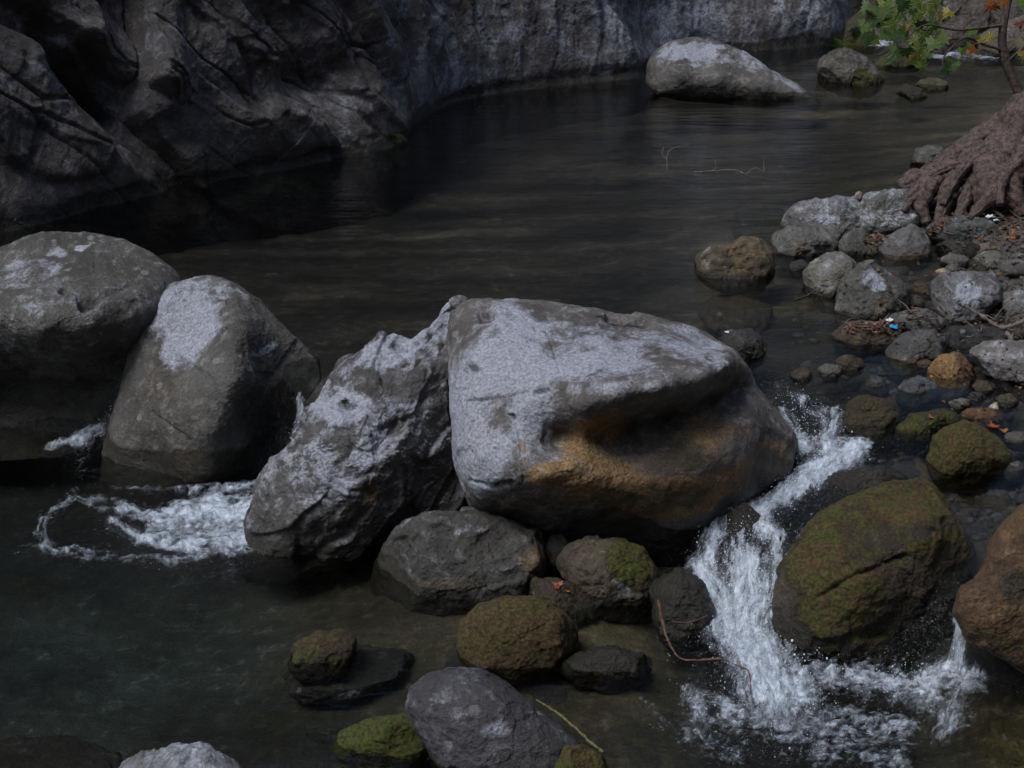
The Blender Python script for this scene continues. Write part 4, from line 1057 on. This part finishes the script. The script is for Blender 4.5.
def tube(pts, rad, nseg=10, sub=6, rough=0.0, seed=0, flat=1.0, gnarl=0.0):
    """Smooth tapered tube through points; returns V,F (quads)."""
    p = np.asarray(pts, float); r = np.asarray(rad, float)
    n = len(p); t = np.linspace(0, n - 1, (n - 1) * sub + 1)
    # catmull-rom
    pe = np.concatenate([[2 * p[0] - p[1]], p, [2 * p[-1] - p[-2]]]); i = np.minimum(t.astype(int), n - 2); f = (t - i)[:, None]
    a, b, c, d_ = pe[i], pe[i + 1], pe[i + 2], pe[i + 3]
    C = .5 * (2 * b + (c - a) * f + (2 * a - 5 * b + 4 * c - d_) * f ** 2 + (3 * b - a - 3 * c + d_) * f ** 3)
    Rr = np.interp(t, np.arange(n), r)
    if gnarl:
        arc_ = np.concatenate([[0], np.cumsum(np.linalg.norm(np.diff(C, axis=0), axis=1))])
        a_ = np.stack([arc_ / (3.5 * Rr.mean()), 0 * t + seed * 3.3, 0 * t], 1)
        C = C + Rr[:, None] * gnarl * 1.3 * np.stack([fbm(a_ + 7, 3), fbm(a_ + 29, 3), fbm(a_ + 51, 3)], 1)
        Rr = Rr * (1 + gnarl * 1.2 * fbm(a_ * 1.7 + 90, 2))
    T = np.gradient(C, axis=0); T /= np.linalg.norm(T, axis=1)[:, None] + 1e-9
    ref = np.array([0.13, 0.2, 1.0]) if abs(T[:, 2]).mean() < .8 else np.array([1.0, .2, .1])
    A = np.cross(T, ref); A /= np.linalg.norm(A, axis=1)[:, None]; B = np.cross(T, A)
    th = np.linspace(0, 2 * np.pi, nseg, endpoint=False)
    ring = np.cos(th)[None, :, None] * A[:, None] * flat + np.sin(th)[None, :, None] * B[:, None]
    V = C[:, None] + ring * Rr[:, None, None]
    if rough:
        # ridges run along the length
        q = np.stack([np.broadcast_to(np.cos(th) * 2.2, V.shape[:2]), np.broadcast_to(np.sin(th) * 2.2, V.shape[:2]), np.broadcast_to(t[:, None] * .35 + seed * 5.1, V.shape[:2])], -1)
        k = rough * fbm(q, 4, ridged=True) + rough * .6 * fbm(V * 14 + seed, 3)
        V = V + ring * (Rr[:, None] * k)[..., None]
    m = V.shape[0]
    VV = np.concatenate([V.reshape(-1, 3), C[:1], C[-1:]])
    F = grid_faces(m, nseg, wrap=True)
    j = np.arange(nseg); j2 = (j + 1) % nseg
    tri = np.concatenate([F[:, [0, 1, 2]], F[:, [0, 2, 3]], np.stack([np.full(nseg, len(VV) - 2), j2, j], 1), np.stack([np.full(nseg, len(VV) - 1), (m - 1) * nseg + j, (m - 1) * nseg + j2], 1)])
    return VV, tri


def join(parts):
    vs, fs, k = [], [], 0
    for v, f in parts:
        vs.append(v); fs.append(f + k); k += len(v)
    return np.concatenate(vs), np.concatenate(fs)


def px_path(L, z0=None, depth=None):
    """Points from (px,py,forward depth)."""
    return np.array([at_depth(a, b, c) for a, b, c in L])


# ---------------------------------------------------------------- tree with exposed roots
g0 = on_z(1075, 200, .62)
tree = empty('tree', tuple(g0))
tag(tree, 'old tree with thick exposed reddish roots gripping the bank', 'tree')
dT = depth_of(g0)
v, f = tube([at_depth(1098, 210, dT), at_depth(1100, 150, dT + .05), at_depth(1108, 60, dT + .1), at_depth(1110, -80, dT + .3), at_depth(1120, -330, dT + .6), at_depth(1150, -800, dT + 1.2)], [.30, .27, .24, .22, .20, .12], 60, 16, .30, 1)
mesh_obj('trunk', v, f, M_BARK, parent=tree)
ROOTS = [  # (px,py,extra depth), radii in pixels
    ([(1078, 95, 0), (1036, 122, -.05), (999, 165, -.15), (990, 188, -.25), (984, 210, -.3)], [28, 24, 19, 15, 8]),
    ([(1080, 85, .05), (1030, 108, .05), (1008, 124, .05), (977, 143, .0), (947, 168, .0), (918, 181, 0), (899, 187, 0)], [15, 12, 11, 10, 11, 10, 5]),
    ([(978, 146, -.02), (962, 168, -.08), (948, 192, -.14), (938, 222, -.2)], [9, 8, 7, 4]),
    ([(947, 166, .0), (932, 184, -.06), (921, 203, -.12), (927, 224, -.16)], [11, 9, 7, 3]),
    ([(990, 160, -.1), (972, 182, -.15), (964, 202, -.2), (954, 226, -.25)], [8, 6, 5, 3]),
    ([(1075, 116, -.2), (1030, 148, -.3), (1011, 184, -.38), (1024, 214, -.4)], [11, 10, 8, 6]),
    ([(962, 163, -.1), (937, 173, -.1), (913, 192, -.1), (905, 200, -.1)], [5, 5, 4, 2]),
    ([(1000, 188, -.35), (985, 203, -.38), (968, 220, -.4)], [8, 5, 2.5]),
    ([(932, 188, -.1), (914, 198, -.12), (903, 212, -.15)], [4, 3, 2]),
    ([(1015, 114, .08), (978, 132, .06), (950, 155, .05), (928, 174, .03)], [5, 5, 4, 3]),
    ([(1060, 108, -.12), (1012, 142, -.16), (975, 158, -.16), (955, 180, -.2), (942, 205, -.22)], [6, 6, 5, 4, 2.5]),
    ([(1018, 160, -.4), (1003, 180, -.45), (1000, 205, -.5)], [5, 4, 3]),
]
for i, (pp, rr_) in enumerate(ROOTS):
    v, f = tube([at_depth(a, b, dT + c) for a, b, c in pp], np.array(rr_) * dT / FPX, 36, 20, .42, i + 3, gnarl=.35)
    mesh_obj('root', v, f, M_BARK, parent=tree)

# ---------------------------------------------------------------- leaves
LOBES = [(0, 0), (.16, -.04), (.42, -.20), (.34, .02), (.62, .10), (.40, .24), (.46, .34), (.22, .38), (.16, .62), (.08, .60), (0, 1.0), (-.08, .60), (-.16, .62), (-.22, .38), (-.46, .34), (-.40, .24), (-.62, .10), (-.34, .02), (-.42, -.20), (-.16, -.04)]
LOBES = np.array(LOBES)


def leaf_geo(pos, size, direction, nrm, curl=.15):
    y = np.array(direction, float); y /= np.linalg.norm(y); z = np.array(nrm, float); z -= z @ y * y; z /= np.linalg.norm(z) + 1e-9; x = np.cross(y, z)
    u, w = LOBES[:, 0], LOBES[:, 1]
    hz = -curl * (u ** 2 * 1.5 + (w - .3) ** 2)
    V = pos + size * (u[:, None] * x + w[:, None] * y + hz[:, None] * z)
    c = pos + size * (.28 * y)
    V = np.concatenate([V, c[None]]); n = len(LOBES)
    V2 = V - z * size * .012
    j = np.arange(n); j2 = (j + 1) % n
    T1 = np.stack([np.full(n, n), j, j2], 1); T2 = np.stack([np.full(n, n), j2, j], 1) + n + 1
    E = np.concatenate([np.stack([j, j + n + 1, j2], 1), np.stack([j2, j + n + 1, j2 + n + 1], 1)])
    return np.concatenate([V, V2]), np.concatenate([T1, T2, E])


g1 = on_z(1040, 135, .6)
sap = empty('sapling', tuple(g1))
tag(sap, 'thin dark sapling with lobed green and orange leaves hanging over the rapids', 'sapling')
d1 = depth_of(g1)
v, f = tube([at_depth(1038, 140, d1), at_depth(1020, 95, d1 - .1), at_depth(1003, 50, d1 - .2), at_depth(1006, 10, d1 - .3), at_depth(1020, -50, d1 - .3), at_depth(1010, -160, d1 - .2)], [.05, .042, .036, .03, .025, .012], 12, 8, .12, 5)
mesh_obj('trunk', v, f, M_BARK, parent=sap)
BR = [[(1006, 5, -.3), (985, -8, -.4), (950, -10, -.5), (915, 0, -.5), (880, 12, -.5)],
      [(1006, 25, -.25), (980, 28, -.4), (955, 30, -.5), (925, 25, -.6), (905, 40, -.6)],
      [(1003, 50, -.2), (985, 45, -.3), (965, 38, -.4), (945, 55, -.5), (942, 72, -.5)],
      [(1008, -20, -.3), (985, -30, -.4), (960, -25, -.5), (930, -15, -.5), (905, -8, -.6)],
      [(1010, 60, -.2), (1030, 40, -.3), (1045, 20, -.4)]]
for i, b in enumerate(BR):
    v, f = tube([at_depth(a, c, d1 + e_) for a, c, e_ in b], np.linspace(.014, .004, len(b)), 7, 6, .1, i)
    mesh_obj('branch', v, f, M_BARK, parent=sap)
LV = []  # px,py,size px,colour
GRN = [(.075, .13, .022), (.11, .17, .025), (.05, .10, .03), (.15, .20, .035)]
YEL = (.30, .25, .03); ORG = (.42, .15, .04); LIM = (.13, .24, .03)
spots = [(874, 14), (868, 22), (882, 8), (890, 20), (885, 32), (900, 14), (905, 26), (895, 5), (915, 12), (918, 24), (925, 32), (912, 38), (900, 34), (925, 8), (930, 20), (908, 48), (920, 44), (928, 52), (922, 62), (898, 48), (890, 58), (935, 40), (945, 34), (915, 56), (930, 4), (870, 4), (905, 0), (880, 0)]
for x, y in spots:
    LV.append((x, y, rng.uniform(15, 24), GRN[rng.integers(4)]))
for i in range(24):
    LV.append((rng.uniform(866, 945), rng.uniform(-8, 42), rng.uniform(13, 20), GRN[rng.integers(4)]))
LV += [(950, 10, 17, YEL), (944, 14, 15, (.22, .20, .04)), (882, 2, 12, (.5, .42, .02)), (995, 2, 22, ORG), (1002, -2, 18, (.35, .12, .03)), (987, 35, 16, YEL), (980, 38, 12, (.25, .22, .04)), (972, 28, 15, LIM), (977, 36, 6, LIM), (967, 45, 15, (.10, .15, .03)), (962, 48, 12, LIM), (975, 48, 14, ORG),
       (970, 50, 10, (.5, .2, .05)), (944, 68, 16, (.06, .15, .03)), (955, 62, 14, (.07, .15, .03)), (950, 58, 10, GRN[1]), (893, 32, 12, LIM), (902, 30, 14, LIM), (910, 26, 10, (.3, .14, .06)), (1022, 0, 18, LIM), (1022, 40, 16, (.3, .2, .05)), (1020, 22, 14, (.4, .15, .1)), (1024, 52, 14, YEL), (915, 53, 12, (.22, .16, .05)), (909, 57, 9, (.35, .30, .04))]
pv, tn = [], []
for x, y, s, c in LV:
    dd_ = d1 - .45 + rng.uniform(-.35, .35)
    pos = at_depth(x, y, dd_)
    a = rng.uniform(-1.1, 1.1)
    dirn = np.array([math.sin(a) * .8, rng.uniform(-.3, .1), -math.cos(a) * .8])
    nr = np.array([rng.uniform(-.4, .4), -.9, rng.uniform(.2, .9)])
    v, f = leaf_geo(pos, s * .8 * dd_ / FPX, dirn, nr, rng.uniform(.0, .35))
    pv.append((v, f)); tn.append(np.tile(np.array(c) * rng.uniform(.8, 1.2), (len(v), 1)))
v, f = join(pv)
mesh_obj('foliage', v, f, M_LEAF, {'tint': np.concatenate(tn)}, parent=sap, smooth=False)

# ---------------------------------------------------------------- dead branches and twigs
def branch_thing(name, label, runs, mat, cat, parts=None):
    """runs: list of (points (px,py,depth), r0, r1); the first is the stem, the rest side shoots joined to it."""
    geo = []
    for i, (pp, r0, r1) in enumerate(runs):
        geo.append(tube([at_depth(a, b, c) for a, b, c in pp], np.linspace(r0, r1, len(pp)) * .62, 8, 9, .25, i + 1, gnarl=1.0))
    c0 = at_depth(*runs[0][0][0])
    e0 = empty(name, tuple(c0)); tag(e0, label, cat)
    mesh_obj('stem', *geo[0], mat, parent=e0)
    for g_ in geo[1:]:
        mesh_obj('shoot', *g_, mat, parent=e0)
    return e0


dA = depth_of(on_z(1000, 335, .6))
branch_thing('dead_branch', 'forked bare grey branch hanging over the cobbles with drooping twigs', [
    ([(1060, 300, dA), (1040, 315, dA), (1024, 321, dA), (1003, 328, dA - .02), (985, 318, dA - .02), (966, 306, dA)], .020, .012),
    ([(1003, 328, dA), (1012, 340, dA - .03), (1020, 352, dA - .05), (1040, 370, dA - .05)], .014, .008),
    ([(1006, 330, dA), (1014, 350, dA - .06), (1019, 380, dA - .1), (1017, 405, dA - .1), (1024, 420, dA - .1), (1030, 430, dA - .1)], .008, .004),
    ([(1009, 338, dA), (1009, 370, dA - .06), (1013, 392, dA - .08), (1022, 410, dA - .08), (1020, 422, dA - .08)], .006, .003),
    ([(995, 318, dA), (1003, 308, dA + .05), (1012, 302, dA + .05)], .004, .002),
    ([(1000, 372, dA - .12), (995, 385, dA - .12), (992, 402, dA - .12)], .004, .002),
    ([(1009, 338, dA), (1004, 352, dA - .1), (1000, 372, dA - .12)], .004, .003),
    ([(1006, 325, dA), (1008, 310, dA), (1004, 300, dA)], .003, .002)], M_DRY, 'branch')
dB = depth_of(on_z(700, 660, .05))
branch_thing('twig', 'crooked reddish twig poking out beside the foot of the cascade', [
    ([(658, 600, dB), (662, 620, dB - .02), (668, 640, dB - .05), (680, 658, dB - .08), (700, 660, dB - .1), (722, 659, dB - .12), (740, 667, dB - .13), (749, 672, dB - .14), (751, 694, dB - .16)], .008, .003),
    ([(672, 622, dB), (690, 622, dB), (708, 615, dB)], .003, .002)], M_REDTWIG, 'twig')
dC = depth_of(on_z(560, 740, .12))
branch_thing('twig', 'thin mossy twig slanting across the back of the smooth dark boulder', [
    ([(536, 700, dC + .15), (550, 708, dC + .1), (566, 720, dC + .05), (580, 732, dC), (590, 742, dC - .05), (603, 752, dC - .1)], .005, .009)], simple_mat('mossy_twig', (.11, .10, .03), .8, .4, 60), 'twig')
dD = depth_of(on_z(730, 175, UP))
branch_thing('twig', 'pale branching twig drifting flat on the upper pool', [
    ([(694, 172, dD + .1), (712, 171, dD + .1), (735, 170, dD + .1), (750, 176, dD + .05), (776, 179, dD)], .008, .004),
    ([(712, 171, dD + .1), (716, 167, dD + .1), (715, 160, dD + .1)], .005, .003), ([(745, 175, dD), (755, 168, dD), (765, 172, dD)], .005, .003), ([(764, 172, dD), (764, 155, dD + .02)], .004, .002)], M_DRY, 'twig')
dE = depth_of(on_z(668, 170, UP))
branch_thing('twig', 'upright bare twig sticking out of the upper pool', [
    ([(669, 178, dE), (667, 165, dE), (670, 150, dE), (690, 144, dE + .1)], .006, .004), ([(668, 160, dE), (662, 154, dE), (664, 147, dE)], .005, .003)], M_DRY, 'twig')
dF = depth_of(on_z(810, 302, UP))
branch_thing('twig', 'short black stick at the waterline beside the notched rock', [([(795, 300, dF), (804, 297, dF + .02), (816, 291, dF + .05)], .012, .008)], simple_mat('black_wood', (.02, .018, .015), .6), 'twig')
dG = depth_of(on_z(1000, 212, .62))
branch_thing('twig', 'grey stick lying on the dark greenish stone beneath the roots', [([(980, 202, dG), (992, 208, dG - .02), (1008, 222, dG - .1)], .014, .010)], M_DRY, 'twig')
dH = depth_of(on_z(1015, 262, .6))
branch_thing('twig', 'pale stick end entering above the greenish cobble', [([(1050, 268, dH), (1030, 264, dH), (1012, 262, dH)], .016, .012)], M_DRY, 'twig')


# ---------------------------------------------------------------- tufts and small plants
def tuft(px, py, sz, nblade, label, spread=1.0, name='fern', mat=M_FERN, cat='plant', droop=.5):
    p, nr = hit(px, py)
    d_ = depth_of(p); s = sz * d_ / FPX
    parts = []
    for i in range(nblade):
        a = rng.uniform(-1.3, 1.3) * spread; b = rng.uniform(-.9, .3)
        dirn = np.array([math.sin(a), b * .8, math.cos(a) * .8 + .1]); dirn /= np.linalg.norm(dirn)
        L = s * rng.uniform(.6, 1.1)
        base = p + np.array([rng.uniform(-.3, .3) * s, rng.uniform(-.1, .1) * s, -.004])
        sd = np.cross(dirn, [0, -1, .3]); sd /= np.linalg.norm(sd)
        # a frond: midrib with leaflets on both sides
        for k in range(6):
            t0 = (k + .5) / 6
            c = base + dirn * L * t0 + np.array([0, 0, -droop * L * t0 * t0])
            for sg in (-1, 1):
                w = L * .32 * (1 - t0 * .7)
                tip = c + sg * sd * w + dirn * w * .5
                nrm = np.cross(dirn, sd) * w * .12
                parts.append((np.array([c - dirn * w * .16, tip, c + dirn * w * .22, c + nrm]), np.array([[0, 1, 3], [1, 2, 3], [0, 2, 1]])))
    v, f = join(parts)
    o = mesh_obj(name, v, f, mat, origin=p, smooth=False)
    return tag(o, label, cat)


tuft(393, 140, 15, 34, 'dark green fern clump at the foot of the cliff', 1.2)
tuft(346, 402, 12, 9, 'small green fern growing on the jagged leaning boulder', 1.1)
tuft(512, 414, 7, 8, 'tiny green fern on the face of the huge pale boulder', 1.0)
tuft(832, 44, 16, 22, 'yellow-green clump at the cliff foot near the far rapids', 1.2, mat=simple_mat('bright_fern', (.10, .16, .02), .5, .3, 80, .2, .3, bdist=.002))
tuft(857, 35, 16, 20, 'leafy weed on the round mossy rock by the far rapids', 1.2)
tuft(406, 716, 8, 6, 'pale green sprig between dark boulder and bright moss', 1.0, mat=simple_mat('pale_sprig', (.16, .30, .20), .5, .2, 80, .2, .3, bdist=.002))
tuft(480, 609, 6, 5, 'pale green sprig on the domed mossy rock', 1.0, mat=simple_mat('pale_sprig_2', (.16, .30, .22), .5, .2, 80, .2, .3, bdist=.002))

# ---------------------------------------------------------------- fallen leaves and litter
def fallen(px, py, sz, colr, label):
    p, nr = hit(px, py)
    s = sz * depth_of(p) / FPX
    a = rng.uniform(0, 6.28)
    n_ = np.array([nr[0] * .5, nr[1] * .5 - .25, abs(nr[2]) + .5])
    v, f = leaf_geo(p + np.array([0, 0, .008]), s, (math.cos(a), math.sin(a), .1), n_, -.3)
    o = mesh_obj('fallen_leaf', v, f, M_LEAF, {'tint': np.tile(np.array(colr), (len(v), 1))}, origin=p, smooth=False)
    tag(o, label, 'leaf', 'fallen leaves')


RED = (.34, .09, .035); ORA = (.42, .17, .05)
for a in [(993, 429, 12, RED, 'red leaf in the water behind the mossy dome'), (1006, 433, 8, ORA, 'small orange leaf beside the red leaf behind the mossy dome'), (560, 588, 11, RED, 'red leaf on the thin mossy slab'), (567, 592, 6, ORA, 'orange leaf scrap on the thin mossy slab'),
          (1011, 240, 13, ORA, 'orange leaf at the end of the long dark slab'), (931, 204, 9, ORA, 'orange leaf between blocky slab and roots'), (930, 234, 8, RED, 'brown leaf on the edge of the long dark slab'), (979, 241, 6, RED, 'red leaf scrap on the long dark slab'),
          (914, 309, 6, ORA, 'orange leaf scrap on the flat grey rock'), (930, 378, 5, ORA, 'tan leaf scrap beside the rusty rock'), (931, 418, 6, ORA, 'orange leaf scrap on the flat stone behind the dome'), (909, 200, 7, (.35, .30, .10), 'yellow leaf on top of the blocky slab'), (873, 245, 6, (.35, .26, .08), 'yellow leaf in the gap behind the round stone')]:
    fallen(*a)

# leaf litter heaps: nobody could count the flakes
def litter(label, areas, cols, n, sz=(3, 6)):
    parts, tn = [], []
    for i in range(n):
        x0, y0, rx, ry = areas[rng.integers(len(areas))]
        a = rng.uniform(0, 6.28); r_ = math.sqrt(rng.uniform(0, 1))
        x, y = x0 + rx * r_ * math.cos(a), y0 + ry * r_ * math.sin(a)
        p, nr = hit(x, y)
        s = rng.uniform(*sz) * depth_of(p) / FPX
        a = rng.uniform(0, 6.28)
        v, f = leaf_geo(p + np.array([0, 0, rng.uniform(.002, .012)]), s, (math.cos(a), math.sin(a), rng.uniform(-.4, .4)), (rng.uniform(-.6, .6), rng.uniform(-.6, .3), 1), rng.uniform(-.6, .6))
        parts.append((v, f)); c = np.array(cols[rng.integers(len(cols))]) * rng.uniform(.6, 1.3)
        tn.append(np.tile(c, (len(v), 1)))
    v, f = join(parts)
    o = mesh_obj('leaf_litter', v, f, M_LEAF, {'tint': np.concatenate(tn)}, smooth=False)
    tag(o, label, 'leaf litter', kind='stuff')


LC = [(.20, .09, .06), (.28, .12, .07), (.12, .06, .04), (.30, .20, .14), (.10, .07, .05)]
litter('reddish leaf litter washed onto the low brown ledge', [(868, 328, 26, 6), (890, 328, 16, 6)], LC, 150)
litter('brown leaf litter under the tree roots', [(1010, 222, 20, 10), (960, 208, 40, 10), (1000, 214, 24, 8), (935, 222, 14, 10), (875, 240, 12, 6), (1018, 235, 12, 10)], LC, 260, (3, 7))

def debris(label, areas, n):
    parts, tn = [], []
    for i in range(n):
        x0, y0, rx, ry = areas[rng.integers(len(areas))]
        p, nr = hit(x0 + rng.uniform(-rx, rx), y0 + rng.uniform(-ry, ry))
        a = rng.uniform(0, 6.28); L = rng.uniform(.04, .16)
        dv = np.array([math.cos(a), math.sin(a), rng.uniform(-.1, .35)]) * L
        q = p + np.array([0, 0, .012])
        v, f = tube([q, q + dv * .5 + rng.normal(size=3) * .006, q + dv], [.0035, .003, .0015], 5, 3, .1, i)
        parts.append((v, f)); tn.append(np.tile(np.array([(.16, .12, .09), (.09, .06, .04), (.22, .18, .15)][rng.integers(3)]), (len(v), 1)))
    v, f = join(parts)
    tag(mesh_obj('twig_debris', v, f, M_LEAF, {'tint': np.concatenate(tn)}), label, 'plant debris', kind='stuff')


debris('thin broken twigs and stalks strewn over the gravelly bank', [(980, 222, 44, 14), (940, 212, 20, 10), (870, 243, 14, 6), (985, 330, 40, 12), (910, 322, 20, 12), (868, 330, 26, 6), (1010, 250, 16, 10)], 120)
litter('scattered dead leaves caught between the wet cobbles', [(960, 330, 70, 50), (900, 300, 60, 50), (980, 390, 45, 40), (990, 250, 40, 20)], [(.12, .07, .04), (.20, .13, .07), (.07, .05, .035), (.26, .13, .05)], 170, (2.5, 5))

# scraps of rubbish
def scrap(px, py, sz, mat, label, seed):
    p, nr = hit(px, py)
    s = sz * depth_of(p) / FPX
    rr = np.random.default_rng(seed)
    nu, nv = 9, 9
    U, W = np.meshgrid(np.linspace(-.5, .5, nu), np.linspace(-.5, .5, nv))
    G = np.stack([U, W * .8, 0 * U], -1)
    G[..., 2] = .45 * fbm(np.stack([U * 3 + seed, W * 3, 0 * U], -1), 3) + .35
    G[..., 0] += .25 * fbm(np.stack([U * 3, W * 3 + seed, 0 * U + 4], -1), 2); G[..., 1] += .25 * fbm(np.stack([U * 3, W * 3 + seed, 0 * U + 9], -1), 2)
    top = G.reshape(-1, 3) * s; bot = top - np.array([0, 0, s * .04])
    F = grid_faces(nv, nu); F2 = F[:, ::-1] + nu * nv
    ring = list(range(nu)) + [nu * k + nu - 1 for k in range(1, nv)] + list(range(nu * nv - 2, nu * (nv - 1) - 1, -1)) + [nu * k for k in range(nv - 2, 0, -1)]
    ring = np.array(ring); r2 = np.roll(ring, -1)
    E = np.stack([ring, ring + nu * nv, r2 + nu * nv, r2], 1)
    o = mesh_obj('plastic_scrap', np.concatenate([top, bot]) + p, np.concatenate([F, F2, E]), mat, origin=p)
    tag(o, label, 'litter')


scrap(893, 329, 9, M_BLUEBIT, 'crumpled blue plastic scrap beside the leaf litter', 1)
scrap(889, 322, 8, M_WHITEBIT, 'translucent white plastic scrap just behind the blue one', 2)
scrap(990, 219, 8, M_WHITEBIT, 'white crumpled paper beside the long dark slab', 3)
scrap(996, 222, 6, M_WHITEBIT, 'smaller white scrap touching the crumpled paper', 4)
scrap(934, 215, 6, M_WHITEBIT, 'white scrap at the tip of a root', 5)
scrap(1018, 208, 5, M_WHITEBIT, 'tiny white scrap next to the beige stone', 6)
scrap(727, 333, 4, M_WHITEBIT, 'small white fleck lying beside the shoulder of the huge boulder', 7)

# ---------------------------------------------------------------- spray: flying drops over the falls, uncountable
def spray(zones):
    ico_v = []
    ph = (1 + 5 ** .5) / 2
    base = np.array([(-1, ph, 0), (1, ph, 0), (-1, -ph, 0), (1, -ph, 0), (0, -1, ph), (0, 1, ph), (0, -1, -ph), (0, 1, -ph), (ph, 0, -1), (ph, 0, 1), (-ph, 0, -1), (-ph, 0, 1)]); base /= np.linalg.norm(base[0])
    fc = np.array([(0, 11, 5), (0, 5, 1), (0, 1, 7), (0, 7, 10), (0, 10, 11), (1, 5, 9), (5, 11, 4), (11, 10, 2), (10, 7, 6), (7, 1, 8), (3, 9, 4), (3, 4, 2), (3, 2, 6), (3, 6, 8), (3, 8, 9), (4, 9, 5), (2, 4, 11), (6, 2, 10), (8, 6, 7), (9, 8, 1)])
    parts = []
    for x0, y0, x1, y1, w, z, hgt, n in zones:
        for i in range(n):
            t = rng.uniform(); x = x0 + (x1 - x0) * t + rng.normal() * w; y = y0 + (y1 - y0) * t + rng.normal() * w * .6
            p = on_z(x, y, z[0] + (z[1] - z[0]) * t)
            p = p.copy(); p[2] = float(water_z(np.array(p[0]), np.array(p[1]))) + abs(rng.normal()) * hgt + .01
            r = .0013 * math.exp(rng.normal() * .4)
            st = np.array([1, 1, rng.uniform(1, 1.8)])
            parts.append((base * r * st + p, fc))
    v, f = join(parts)
    o = mesh_obj('water_spray', v, f, simple_mat('spray_drop', (.85, .88, .92), .2, .05, 10, .0))
    tag(o, 'white drops of spray flying above the falls', 'spray', kind='stuff')


spray([(790, 400, 835, 440, 10, (.4, .35), .03, 260), (850, 448, 780, 500, 12, (.33, .26), .03, 380), (740, 515, 740, 560, 22, (.22, .15), .03, 300), (735, 560, 760, 650, 26, (.12, .0), .05, 800), (760, 660, 780, 710, 40, (0, 0), .04, 400),
       (960, 615, 958, 662, 4, (.26, .0), .012, 60), (950, 672, 880, 685, 16, (0, 0), .015, 140), (250, 500, 190, 540, 20, (0, 0), .012, 120), (300, 405, 290, 455, 4, (.42, .05), .03, 90), (120, 370, 100, 430, 4, (.42, .02), .03, 50), (870, 40, 905, 44, 5, (.45, .45), .1, 60)])
